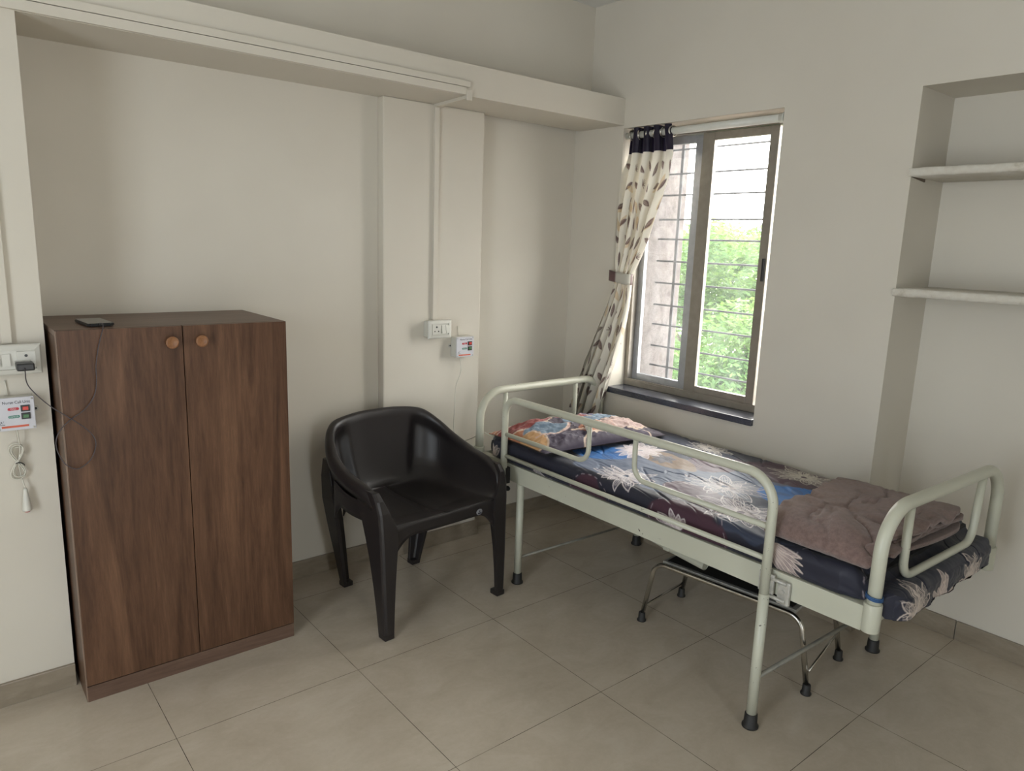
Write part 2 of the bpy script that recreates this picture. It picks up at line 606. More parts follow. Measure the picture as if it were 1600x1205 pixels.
# a cloth print drawn in cloth coordinates (metres)
class Print:
    def __init__(s, x0, x1, y0, y1, res, base):
        s.x0, s.y0, s.res = x0, y0, res
        s.nx, s.ny = int((x1 - x0) / res) + 1, int((y1 - y0) / res) + 1
        s.a = np.empty((s.nx, s.ny, 3))
        s.a[:] = base[:3]
        s.X, s.Y = np.meshgrid(x0 + np.arange(s.nx) * res, y0 + np.arange(s.ny) * res, indexing='ij')

    def _box(s, xa, xb, ya, yb):
        i0, i1 = max(0, int((xa - s.x0) / s.res)), min(s.nx, int((xb - s.x0) / s.res) + 2)
        j0, j1 = max(0, int((ya - s.y0) / s.res)), min(s.ny, int((yb - s.y0) / s.res) + 2)
        return slice(i0, max(i0, i1)), slice(j0, max(j0, j1))

    def _blend(s, sl, m, col):
        m = np.clip(m, 0, 1)[..., None]
        s.a[sl] = s.a[sl] * (1 - m) + np.array(col[:3]) * m

    def ellipse(s, cx, cy, rx, ry, rot, col, alpha=1, wob=0, seed=0, soft=.003):
        r = max(rx, ry) * 1.3
        sl = s._box(cx - r, cx + r, cy - r, cy + r)
        X, Y = s.X[sl] - cx, s.Y[sl] - cy
        if wob:
            X = X + (vnoise(s.X[sl] * 18, s.Y[sl] * 18, seed) - .5) * wob
            Y = Y + (vnoise(s.X[sl] * 18, s.Y[sl] * 18, seed + 9) - .5) * wob
        c, n = math.cos(rot), math.sin(rot)
        u, v = (X * c + Y * n) / rx, (-X * n + Y * c) / ry
        d = (np.sqrt(u * u + v * v) - 1) * min(rx, ry)
        s._blend(sl, alpha * (.5 - d / soft), col)

    def ring(s, cx, cy, rx, ry, rot, col, wd=.004, a0=0, a1=6.283):
        pts = []
        for k in range(41):
            a = a0 + (a1 - a0) * k / 40
            x, y = rx * math.cos(a), ry * math.sin(a)
            pts.append((cx + x * math.cos(rot) - y * math.sin(rot), cy + x * math.sin(rot) + y * math.cos(rot)))
        s.stroke(pts, wd, col)

    def stroke(s, pts, wd, col, alpha=1):
        for (ax, ay), (bx, by) in zip(pts[:-1], pts[1:]):
            sl = s._box(min(ax, bx) - wd, max(ax, bx) + wd, min(ay, by) - wd, max(ay, by) + wd)
            X, Y = s.X[sl], s.Y[sl]
            if X.size == 0:
                continue
            L = (bx - ax) ** 2 + (by - ay) ** 2 + 1e-12
            t = np.clip(((X - ax) * (bx - ax) + (Y - ay) * (by - ay)) / L, 0, 1)
            d = np.hypot(X - ax - t * (bx - ax), Y - ay - t * (by - ay))
            s._blend(sl, alpha * np.clip((wd / 2 - d) / s.res + .5, 0, 1), col)

    def poly(s, pts, col, alpha=1):
        xs, ys = [p[0] for p in pts], [p[1] for p in pts]
        sl = s._box(min(xs), max(xs), min(ys), max(ys))
        X, Y = s.X[sl], s.Y[sl]
        ins = np.zeros(X.shape, bool)
        for (ax, ay), (bx, by) in zip(pts, pts[1:] + pts[:1]):
            c = ((ay > Y) != (by > Y)) & (X < (bx - ax) * (Y - ay) / (by - ay + 1e-12) + ax)
            ins ^= c
        s._blend(sl, ins * alpha, col)

    def petal(s, cx, cy, ang, ln, wd, col, fill=None, lw=.0035, n_in=2, bend=0, fa=.6):
        ca, sa = math.cos(ang), math.sin(ang)

        def P(t, w):
            b = bend * t * t
            x, y = t * ln, w + b
            return (cx + x * ca - y * sa, cy + x * sa + y * ca)
        prof = lambda t: wd * math.sin(math.pi * min(1, t ** 1.15)) ** .8
        up = [P(t / 10, prof(t / 10)) for t in range(11)]
        dn = [P(t / 10, -prof(t / 10)) for t in range(11)]
        if fill is not None:
            s.poly(up + dn[::-1], fill, fa)
        s.stroke(up, lw, col)
        s.stroke(dn, lw, col)
        for k in range(n_in):
            f = (k + 1) / (n_in + 1) * 2 - 1
            s.stroke([P(t / 10, prof(t / 10) * f) for t in range(1, 9)], lw * .6, col, .8)

    def flower(s, cx, cy, r, rot, col, fill=None, squash=.6, n=11, rnd=None, a0=0, a1=6.283, lw=.0035, fa=.6):
        rnd = rnd or random.Random(int(abs(cx * 1e4) + abs(cy * 1e4)))
        for ringk, rr in ((0, 1), (1, .7), (2, .42)):
            m = max(4, int(n * (1 - ringk * .25)))
            for k in range(m):
                a = a0 + (a1 - a0) * (k + .5 * ringk) / m + rnd.uniform(-.12, .12)
                L = r * rr * rnd.uniform(.82, 1.1) * (squash + (1 - squash) * abs(math.cos(a)))
                s.petal(cx + r * .09 * math.cos(a + rot), cy + r * .09 * math.sin(a + rot), a + rot, L * .9, r * .125 * rnd.uniform(.8, 1.2), col, fill, lw, 3, rnd.uniform(-.02, .02), fa)

    def sample(s, x, y):
        i = np.clip((x - s.x0) / s.res, 0, s.nx - 1.001)
        j = np.clip((y - s.y0) / s.res, 0, s.ny - 1.001)
        i0, j0 = i.astype(int), j.astype(int)
        fi, fj = (i - i0)[..., None], (j - j0)[..., None]
        a = s.a
        return (a[i0, j0] * (1 - fi) + a[i0 + 1, j0] * fi) * (1 - fj) + (a[i0, j0 + 1] * (1 - fi) + a[i0 + 1, j0 + 1] * fi) * fj


def grid_mesh(name, P, mat, parent=None, colors=None, wrap=False):
    """P: (nu,nv,3) array -> one smooth mesh"""
    nu, nv = P.shape[:2]
    me = bpy.data.meshes.new(name)
    me.vertices.add(nu * nv)
    me.vertices.foreach_set('co', P.reshape(-1).astype(np.float32))
    idx = np.arange(nu * nv).reshape(nu, nv)
    if wrap:
        idx = np.concatenate([idx, idx[:1]], 0)
    q = np.stack([idx[:-1, :-1], idx[1:, :-1], idx[1:, 1:], idx[:-1, 1:]], -1).reshape(-1, 4)
    n = len(q)
    me.loops.add(n * 4)
    me.loops.foreach_set('vertex_index', q.reshape(-1).astype(np.int32))
    me.polygons.add(n)
    me.polygons.foreach_set('loop_start', (np.arange(n) * 4).astype(np.int32))
    me.polygons.foreach_set('use_smooth', np.ones(n, bool))
    me.update(calc_edges=True)
    if colors is not None:
        ca = me.color_attributes.new('print', 'FLOAT_COLOR', 'POINT')
        c4 = np.ones((nu * nv, 4), np.float32)
        c4[:, :3] = colors.reshape(-1, 3)
        ca.data.foreach_set('color', c4.reshape(-1))
    return link(name, me, parent, mat)


# ------------------------------------------------------------------ the room
WX = 1.12      # window wall face
CEIL = 2.668


def structure(name, mb, mat, fix=True):
    return tag(mb.build(name, mat, None, fix), kind='structure')


def room():
    structure('floor', MB().box(-3.6, 1.75, -4.6, 1.0, -.12, 0), M['floor'])
    structure('ceiling', MB().box(-3.6, 1.75, -4.6, 1.0, CEIL, CEIL + .12), M['ceiling'])
    # back wall: pier at the left, deep recess, upper wall set back above the beam
    b = MB()
    b.box(-3.6, -1.387, .482, 1.0, 0, 2.2055)
    b.box(-1.387, .455, .795, 1.0, 0, 2.2055)
    b.box(.455, WX, .825, 1.0, 0, 2.2055)
    b.box(-3.6, WX, .722, 1.0, 2.2055, CEIL)
    structure('wall_back', b, M['paint'])
    structure('trim_1', MB().box(-1.387, WX, .482, .795, 2.08, 2.2055), M['paint'])     # beam across the recess
    structure('trim_2', MB().box(-.08, .455, .745, .795, 0, 2.08, bev=.006), M['paint'])    # shallow pilaster
    # window wall with window opening and shelf niche
    X1 = 1.31
    b = MB()
    b.box(WX, X1, .482, 1.0, 0, CEIL)
    b.box(WX, X1, -.387, .482, 0, .735)
    b.box(WX, X1, -.387, .482, 2.066, CEIL)
    b.box(WX, X1, -.913, -.387, 0, CEIL)
    b.box(WX, X1, -2.3, -.913, 2.077, CEIL)
    b.box(WX, X1, -4.6, -2.3, 0, CEIL)
    b.box(1.405, 1.5, -2.35, -.913, 0, 2.2)
    b.box(X1, 1.405, -.913, -.86, 0, 2.2)
    b.box(X1, 1.405, -2.35, -2.3, 0, 2.2)
    b.box(X1, 1.405, -2.35, -.86, 2.077, 2.2)
    structure('wall_right', b, M['paint'])
    # far walls behind and left of the viewer, with the openings the daylight comes through
    b = MB()
    b.box(-3.6, -3.5, -1.1, .482, 0, CEIL)
    b.box(-3.6, -3.5, -4.6, -2.2, 0, CEIL)
    b.box(-3.6, -3.5, -2.2, -1.1, 2.22, CEIL)
    b.box(-3.6, -3.5, -2.2, -1.1, 0, .12)
    structure('wall_left', b, M['paint'])
    b = MB()
    b.box(-3.5, -1.6, -4.6, -4.5, 0, CEIL)
    b.box(-1.1, WX, -4.6, -4.5, 0, CEIL)
    b.box(-1.6, -1.1, -4.6, -4.5, 2.12, CEIL)
    structure('wall_front', b, M['paint'])

    # skirting
    H, T = .078, .012
    b = MB()
    b.box(-3.5, -1.387, .482 - T, .482, 0, H, bev=.002)
    b.box(-1.387, -.08, .795 - T, .795, 0, H, bev=.002)
    b.box(-.08 - T, .455 + T, .745 - T, .745, 0, H, bev=.002)
    b.box(-.08 - T, -.08, .745, .795 - T, 0, H)
    b.box(.455, .455 + T, .745, .825 - T, 0, H)
    b.box(.455 + T, WX, .825 - T, .825, 0, H, bev=.002)
    structure('baseboard_back', b, M['skirt'])
    b = MB()
    b.box(WX - T, WX, -.913 - T, .825 - T, 0, H, bev=.002)
    b.box(WX, 1.405, -.913 - T, -.913, 0, H, bev=.002)
    b.box(1.405 - T, 1.405, -1.197, -.913 - T, 0, H, bev=.002)
    b.box(1.405 - T, 1.405, -1.80, -1.2, 0, H, bev=.002)
    b.box(1.405 - T, 1.405, -2.3, -1.803, 0, H, bev=.002)
    structure('baseboard_right', b, M['skirt'])


room()


def rough_slab(name, z0, z1, label):
    n = 120
    ys = np.linspace(-2.3, -.905, n)
    rnd = np.random.RandomState(int(z0 * 100))
    prof = [(1.40, z0), (1.118, z0), (1.113, z0 + .004), (1.112, z1 - .004), (1.117, z1), (1.40, z1)]
    P = np.zeros((len(prof), n, 3))
    for i, (x, z) in enumerate(prof):
        jit = (fbm(ys * 25 + i * 7, ys * 0 + i, 3) - .5) * (.006 if 0 < i < 5 else 0)
        P[i, :, 0] = x + jit
        P[i, :, 1] = ys
        P[i, :, 2] = z + (jit * .8 if 0 < i < 5 else 0)
    P = np.concatenate([P], 0)
    o = grid_mesh(name, P, M['shelf'], wrap=True)
    tag(o, label, 'shelf', 'plastered shelf slabs in the wall niche')
    if z0 > 1.6:
        MB().add([(1.125, -.9125, z0), (1.235, -.9125, z0), (1.235, -.9125, z0 - .011), (1.125, -.9125, z0 - .001), (1.125, -.917, z0), (1.235, -.917, z0), (1.235, -.917, z0 - .011), (1.125, -.917, z0 - .001)],
                 [(0, 1, 2, 3), (4, 7, 6, 5), (0, 4, 5, 1), (1, 5, 6, 2), (2, 6, 7, 3), (3, 7, 4, 0)]).build('open_joint', M['bark'], o)
    return o


rough_slab('niche_shelf', 1.771, 1.801, 'upper rough plastered shelf slab in the wall niche')
rough_slab('niche_shelf', 1.345, 1.376, 'lower chipped plastered shelf slab in the wall niche above the bed foot')


# ------------------------------------------------------------------ window
def window():
    y0, y1, z0, z1 = -.387, .482, .765, 2.066
    root = empty('window_1', (1.25, .05, z0))
    tag(root, kind='structure')
    inv = Vector((-1.25, -.05, -z0))

    def bb(mb, name, mat, par=root):
        mb.v = [(x + inv.x, y + inv.y, z + inv.z) for x, y, z in mb.v]
        return mb.build(name, mat, par)
    # outer frame with two tracks
    b = MB()
    xa, xb = 1.235, 1.30
    b.box(xa, xb, y0, y1, z0, z0 + .028, bev=.002)
    b.box(xa, xb, y0, y1, z1 - .04, z1, bev=.002)
    b.box(xa, xb, y1 - .026, y1, z0 + .028, z1 - .04, bev=.002)
    b.box(xa, xb, y0, y0 + .026, z0 + .028, z1 - .04, bev=.002)
    b.box(xa, xa + .004, y0 + .026, y1 - .026, z0 + .028, z0 + .036)
    bb(b, 'window_frame', M['alu'])

    def sash(x, ya, yb, name, mat, sw=.042, swb=.042):
        f = MB()
        za, zb = z0 + .03, z1 - .042
        f.box(x, x + .022, ya, ya + sw, za, zb, bev=.002)
        f.box(x, x + .022, yb - swb, yb, za, zb, bev=.002)
        f.box(x, x + .022, ya + sw, yb - swb, za, za + .036, bev=.002)
        f.box(x, x + .022, ya + sw, yb - swb, zb - .036, zb, bev=.002)
        s = bb(f, name, mat)
        g = MB().box(x + .009, x + .013, ya + sw - .004, yb - swb + .004, za + .03, zb - .03)
        bb(g, 'pane', M['glass'], s)
        return s
    s = sash(1.242, -.300, .092, 'sash', M['alu'], .042, .066)
    bb(MB().box(1.232, 1.243, -.292, -.282, 1.36, 1.46, bev=.002), 'latch', M['black'], s)
    s2 = sash(1.272, .085, .458, 'sash', M['alu_light'], .068, .034)
    # sill
    sl = MB().box(1.105, 1.31, -.387, .482, .735, .765, bev=.003).build('window_sill', M['granite'])
    tag(sl, kind='structure')
    # grille outside
    g = empty('window_grille', (1.42, .05, .7))
    tag(g, 'steel window grille of thin horizontal bars outside the window', 'grille')
    for z in [1.986, 1.867, 1.761, 1.638, 1.537, 1.423, 1.308, 1.191, 1.085, .968, .861, .752]:
        MB().tube([(0, -.52, z - .7), (0, .415, z - .7)], .0048, 8).build('bar', M['grille'], g)
    for y in (.29, -.47):
        MB().box(-.004, .004, y - .008, y + .008, .01, 1.36).build('upright', M['grille'], g)


window()


def exterior():
    # rough cast fin wall beside the window, thick slab below and above
    b = MB().box(1.305, 1.63, .462, .9, -.4, 3.0, bev=.01)
    structure('wall_outer', b, M['concrete'])
    structure('trim_3', MB().box(1.505, 1.66, -1.2, .462, .45, .70, bev=.01), M['concrete'])


exterior()


# ------------------------------------------------------------------ wall fittings
def conduits():
    # two flat trunkings stacked along the beam, ending above the pilaster
    for (z0, z1, x1, lab) in ((2.112, 2.136, .171, 'upper cream cable trunking along the beam face'), (2.081, 2.110, .150, 'lower cream cable trunking along the bottom edge of the beam')):
        o = MB().box(-2.4, x1, .468, .482, z0, z1, bev=.0015).build('cable_trunking', M['paint'])
        tag(o, lab, 'trunking')
    e = empty('cable_conduit', (.18, .745, 1.13))
    tag(e, 'cream conduit dropping from the beam to the switchboard above the chair', 'conduit')
    off = Vector((.18, .745, 1.13))

    def bx(name, *a, **k):
        m = MB().box(*a, **k)
        m.v = [tuple(Vector(v) - off) for v in m.v]
        return m.build(name, M['paint'], e)
    bx('vertical_trunking', .172, .196, .731, .745, 1.128, 2.08, bev=.0015)
    m = MB()
    q = [(.150, .470), (.172, .470), (.196, .745), (.172, .745)]
    m.add([(x, y, z) for z in (2.066, 2.0795) for x, y in q], [(0, 1, 2, 3), (4, 7, 6, 5), (0, 4, 5, 1), (1, 5, 6, 2), (2, 6, 7, 3), (3, 7, 4, 0)])
    m.v = [tuple(Vector(v) - off) for v in m.v]
    m.build('soffit_trunking', M['paint'], e)
    bx('junction_cover', .150, .178, .464, .470, 2.06, 2.10, bev=.001)
    o = MB().box(-1.496, -1.470, .468, .482, 1.153, 2.6, bev=.0015).build('cable_conduit', M['paint'])
    tag(o, 'cream vertical conduit on the left pier above the switchboard', 'conduit')
    # trunk offset strip beside it
    o = MB().box(-1.60, -1.512, .470, .482, 1.153, 2.6, bev=.0015).build('cable_conduit', M['paint'])
    tag(o, 'wide flat cream conduit at the left edge beside the thinner one', 'conduit')


conduits()


def rocker(par, x, y, z, w=.02, h=.036):
    m = MB()
    m.add([(x - w / 2, y, z - h / 2), (x + w / 2, y, z - h / 2), (x + w / 2, y, z + h / 2), (x - w / 2, y, z + h / 2),
           (x - w / 2, y - .009, z - h / 2), (x + w / 2, y - .009, z - h / 2), (x + w / 2, y - .003, z + h / 2), (x - w / 2, y - .003, z + h / 2)],
          [(0, 1, 2, 3), (4, 7, 6, 5), (0, 4, 5, 1), (1, 5, 6, 2), (2, 6, 7, 3), (3, 7, 4, 0)])
    return m.build('rocker_switch', M['white_plastic'], par)


def switchboard(x0, x1, z0, z1, yw, depth, label, n_sw, sock_x, sw_xs):
    cx, cz = (x0 + x1) / 2, (z0 + z1) / 2
    e = empty('switchboard', (cx, yw, cz))
    tag(e, label, 'switchboard', 'white surface switchboards')
    hw, hh = (x1 - x0) / 2, (z1 - z0) / 2
    MB().box(-hw + .006, hw - .006, -depth + .008, -.001, -hh + .006, hh - .006, bev=.003).build('back_box', M['white_plastic'], e)
    # bevelled frame: outer ring sloping to the inner one
    m = MB()
    rings = [(hw, hh, -depth + .008), (hw, hh, -depth + .003), (hw - .004, hh - .004, -depth - .001), (hw - .016, hh - .016, -depth - .004), (hw - .017, hh - .017, -depth + .002), (.001, .001, -depth + .002)]
    vs = []
    for a, c, y in rings:
        vs += [(-a, y, -c), (a, y, -c), (a, y, c), (-a, y, c)]
    fs = []
    for i in range(len(rings) - 1):
        for k in range(4):
            fs.append((i * 4 + k, i * 4 + (k + 1) % 4, (i + 1) * 4 + (k + 1) % 4, (i + 1) * 4 + k))
    fs.append((0, 1, 2, 3))
    m.add(vs, fs)
    m.build('face_frame', M['white_plastic'], e)
    yf = -depth + .002
    s = MB().box(sock_x - cx - .023, sock_x - cx + .023, yf - .004, yf, -.024, .024, bev=.001).build('socket', M['white_plastic'], e)
    h = MB()
    for dx, dz, r in ((0, .011, .0042), (-.010, -.009, .0030), (.010, -.009, .0030)):
        h.lathe([(r, 0), (r, -.0006)], (sock_x - cx + dx, yf - .0041, dz), 'y', 14)
    h.build('pin_hole', M['black'], s)
    for sx in sw_xs:
        rocker(e, sx - cx, yf - .001, 0)
    return e


switchboard(.125, .252, 1.045, 1.13, .745, .052, 'white switchboard on the pilaster above the dark plastic chair', 2, .168, [.206, .228])
switchboard(-1.66, -1.403, 1.062, 1.152, .482, .042, 'white switchboard on the left pier with a phone charger plugged in', 4, -1.442, [-1.492, -1.517, -1.560, -1.585])


def nurse_unit(x0, x1, z0, z1, yw, depth, label):
    cx, cz = (x0 + x1) / 2, (z0 + z1) / 2
    e = empty('nurse_call_unit', (cx, yw, cz))
    tag(e, label, 'call unit', 'nurse call units on the wall')
    hw, hh = (x1 - x0) / 2, (z1 - z0) / 2
    MB().box(-hw, hw, -depth + .004, -.001, -hh, hh, bev=.006).build('housing', M['white_plastic'], e)
    f = MB().box(-hw + .001, hw - .001, -depth, -depth + .005, -hh + .001, hh - .001, bev=.0018).build('face_plate', M['white_face'], e)
    yf = -depth - .0002
    S = hw / .049
    text('Nurse Call Unit', .0115 * S, M['ink'], e, 'title_lettering', (.004 * S, yf, .034 * S), xs=.92)
    for nm, z, mt, pm, word in (('call', .015, 'red', 'redpill', 'CALL'), ('cancel', -.008, 'green', 'greenpill', 'CANCEL')):
        sw = MB().box(.0135 * S, .036 * S, yf - .003, yf, z * S - .0095 * S, z * S + .0095 * S, bev=.001).build(nm + '_switch', M['black'], e)
        MB().box(.018 * S, .032 * S, yf - .0055, yf - .002, z * S - .0052 * S, z * S + .0052 * S, bev=.001).build('button', M[mt], sw)
        pill = MB()
        pts = []
        for a in range(16):
            t = 2 * math.pi * a / 16
            pts.append((-.004 * S + math.copysign(.010 * S, math.cos(t)) + .004 * S * math.cos(t), .0042 * S * math.sin(t) + z * S))
        pill.add([(x, yf - .0002, q) for x, q in pts] + [(x, yf + .0004, q) for x, q in pts], [tuple(range(16))] + [(k, (k + 1) % 16, 16 + (k + 1) % 16, 16 + k) for k in range(16)])
        pp = pill.build(nm + '_tag', M[pm], e)
        text(word, .0068 * S, M['whiteink'], pp, 'lettering', (-.004 * S, yf - .0004, z * S), xs=.9)
    MB().box(-.036 * S, .030 * S, yf - .0003, yf + .0004, -.040 * S, -.034 * S).build('orange_strip', M['orange'], e)
    g = MB()
    for dx, dz, r in ((0, 0, .0018), (.0055, .002, .001), (-.002, -.004, .001), (.003, -.003, .001)):
        g.lathe([(r * S, 0), (r * S, -.0004)], (-.036 * S + dx * S, yf, -.022 * S + dz * S), 'y', 10)
    g.box(-.043 * S, -.027 * S, yf - .0003, yf + .0003, -.0305 * S, -.0292 * S)
    g.build('emblem', M['ink'], e)
    for sx in (-1, 1):
        for sz in (-1, 1):
            MB().lathe([(.0028, 0), (.0028, -.0008), (.001, -.0012)], (sx * (hw - .007), yf, sz * (hh - .007)), 'y', 12).build('screw', M['worn_steel'], e)
    lug = MB().lathe([(.008, 0), (.008, -.003), (.0035, -.003), (.0035, 0)], ((hw + .005) * (1 if x0 < 0 else -1), -.001, .003), 'y', 16).build('fixing_lug', M['white_plastic'], e)
    MB().lathe([(.0036, 0), (.0036, -.004), (.001, -.005)], ((hw + .005) * (1 if x0 < 0 else -1), -.001, .003), 'y', 12).build('screw', M['black'], lug)
    cord = MB().tube([(-.012, -.006, hh - .004), (-.013, -.004, hh + .02), (-.015, -.003, hh + .046)], .0016, 8).build('supply_cord', M['cord'], e)
    return e


nurse_unit(.283, .386, .947, 1.045, .745, .05, 'nurse call unit on the pilaster right of the switchboard')
nurse_unit(-1.532, -1.432, .895, .996, .482, .042, 'nurse call unit on the left pier under the charging socket')


def pendants():
    # left: coiled cord with a white cone bell push hanging
    e = empty('call_pendant', (-1.478, .468, .70))
    tag(e, 'white cone bell push hanging on a coiled cord beside the cabinet', 'bell push', 'bell pushes of the call units')
    o = Vector(e.location)
    pts = [(-1.481, .455, .894), (-1.478, .466, .836), (-1.484, .468, .786), (-1.481, .468, .745), (-1.474, .463, .703)]
    MB().tube([Vector(p) - o for p in spline(pts)], .0017, 8).build('cord', M['cord'], e)
    c = MB()
    for k, (dx, s) in enumerate(((0, 1), (.003, .88), (-.003, 1.08), (.001, .95))):
        loop = []
        for q in range(40):
            t = 2 * math.pi * q / 40
            # figure of eight
            loop.append((-1.486 + dx + .0165 * s * math.sin(2 * t) , .472 - .003 * k, .789 + .052 * s * math.cos(t) + (.002 * k)))
        c.tube([Vector(p) - o for p in loop], .0017, 8, closed=True)
    c.build('cord_coil', M['cord'], e)
    MB().tube([Vector((-1.493, .458, .789)) - o, Vector((-1.484, .455, .792)) - o, Vector((-1.475, .459, .787)) - o, Vector((-1.470, .463, .779)) - o], .0016, 6).build('twist_tie', M['black'], e)
    h = MB().lathe([(.001, .708), (.0045, .707), (.006, .70), (.0125, .642), (.0128, .637), (.012, .635)], (-1.475 - o.x, .463 - o.y, -o.z), 'z', 20).build('push_handle', M['white_plastic'], e)
    MB().lathe([(.008, .6355), (.008, .632), (.004, .630)], (-1.475 - o.x, .463 - o.y, -o.z), 'z', 16).build('push_button', M['redpill'], h)
pendants()


def charger():
    e = empty('phone_charger', (-1.448, .44, 1.09))
    tag(e, 'black phone charger in the left switchboard with cable looping over the cabinet', 'charger')
    o = Vector(e.location)
    MB().box(-.023, .021, -.046, -.004, -.011, .011, bev=.004).build('adapter_body', M['black'], e)
    MB().box(-.024, .016, -.004, -.0005, -.004, .014, bev=.0015).build('adapter_base', M['worn_steel'], e)
    usb = [(-1.452, .392, 1.088), (-1.4535, .362, 1.05), (-1.437, 0.35, 1.019), (-1.409, 0.338, 0.985), (-1.38, 0.333, 0.958), (-1.355, 0.327, 0.937), (-1.324, 0.33, 0.907), (-1.302, 0.33, 0.876), (-1.298, 0.33, 0.847), (-1.312, 0.33, 0.809), (-1.336, 0.33, 0.787), (-1.356, 0.33, 0.783), (-1.38, 0.33, 0.801), (-1.394, 0.33, 0.831), (-1.4, 0.33, 0.861), (-1.396, 0.33, 0.888), (-1.381, 0.332, 0.913), (-1.356, 0.332, 0.936), (-1.324, 0.33, 0.958), (-1.298, 0.33, 0.988), (-1.286, 0.33, 1.02), (-1.282, 0.33, 1.055), (-1.281, 0.33, 1.09), (-1.272, 0.33, 1.141), (-1.261, 0.332, 1.18), (-1.254, .337, 1.2), (-1.250, 0.352, 1.2085), (-1.2495, .372, 1.2085)]
    c = MB().tube([Vector(p) - o for p in spline(usb, 6)], .0015, 8).build('cable', M['usb'], e)
    MB().box(-1.2545 - o.x, -1.2445 - o.x, .372 - o.y, .392 - o.y, 1.2055 - o.z, 1.2115 - o.z, bev=.001).build('cable_plug', M['black'], c)
    # phone
    p = empty('smartphone', (-1.252, .48, 1.1985), R(4))
    tag(p, 'black smartphone charging on top of the cabinet', 'phone')
    bm = bmesh.new()
    bmesh.ops.create_cube(bm, size=1)
    for v in bm.verts:
        v.co = Vector((v.co.x * .076, v.co.y * .16, v.co.z * .009 + .0055))
    bmesh.ops.bevel(bm, geom=[e_ for e_ in bm.edges if abs(e_.verts[0].co.z - e_.verts[1].co.z) > .005], offset=.010, segments=5, affect='EDGES')
    bmesh.ops.bevel(bm, geom=[e_ for e_ in bm.edges if abs(e_.verts[0].co.z - e_.verts[1].co.z) < .0001 and len([f for f in e_.link_faces if abs(f.normal.z) > .9]) == 1], offset=.002, segments=2, affect='EDGES')
    me = bpy.data.meshes.new('phone_body')
    bm.to_mesh(me)
    bm.free()
    link('phone_body', me, p, M['black'])
    MB().box(-.0355, .0355, -.0775, .0775, .0100, .0104).build('phone_screen', M['screen'], p)


charger()


# ------------------------------------------------------------------ cabinet
def cabinet():
    x0, x1, y0, y1, H = -1.376, -.689, .343, .775, 1.198
    e = empty('storage_cabinet', ((x0 + x1) / 2, (y0 + y1) / 2, 0))
    tag(e, 'walnut laminate two-door storage cabinet standing in the wall recess', 'cabinet')
    o = Vector(e.location)

    def bb(mb, name, mat, par=e):
        mb.v = [tuple(Vector(v) - o) for v in mb.v]
        return mb.build(name, mat, par)
    t = .018
    bb(MB().box(x0, x0 + t, y0 + .019, y1, 0, H - t, bev=.0008), 'side_panel', M['walnut_v'])
    bb(MB().box(x1 - t, x1, y0 + .019, y1, 0, H - t, bev=.0008), 'side_panel', M['walnut_v'])
    bb(MB().box(x0, x1, y0 + .019, y1, H - t + .0005, H, bev=.0008), 'top_panel', M['walnut_h'])
    bb(MB().box(x0 - .0008, x0 + .002, y0 + .0005, y0 + .0185, .002, H - .001), 'lit_side_strip', M['walnut_lit'])  # painted pale strip, stands for the lit left side
    bb(MB().box(x0 + t, x1 - t, y1 - .01, y1 - .002, 0, H - t), 'back_panel', M['walnut_v'])
    bb(MB().box(x0 + t, x1 - t, y0 + .03, y1 - .012, .06, .078), 'bottom_panel', M['walnut_h'])
    bb(MB().box(x0 + .002, x1 - .0, y0 + .001, y0 + .018, 0, .052, bev=.0008), 'plinth', M['walnut_h'])
    split = -1.029
    for a, b_, kx in ((x0 + .0025, split - .0013, -1.066), (split + .0013, x1, -.976)):
        d = bb(MB().box(a, b_, y0, y0 + .018, .0555, H - .0005, bev=.0008), 'door', M['walnut_v'])
        k = MB().lathe([(.006, 0), (.006, -.010), (.010, -.013), (.0185, -.016), (.0195, -.020), (.018, -.0235), (.014, -.0225), (.006, -.021), (.0005, -.0208)], (kx, y0, 1.148), 'y', 28)
        bb(k, 'knob', M['knob'], d)


cabinet()


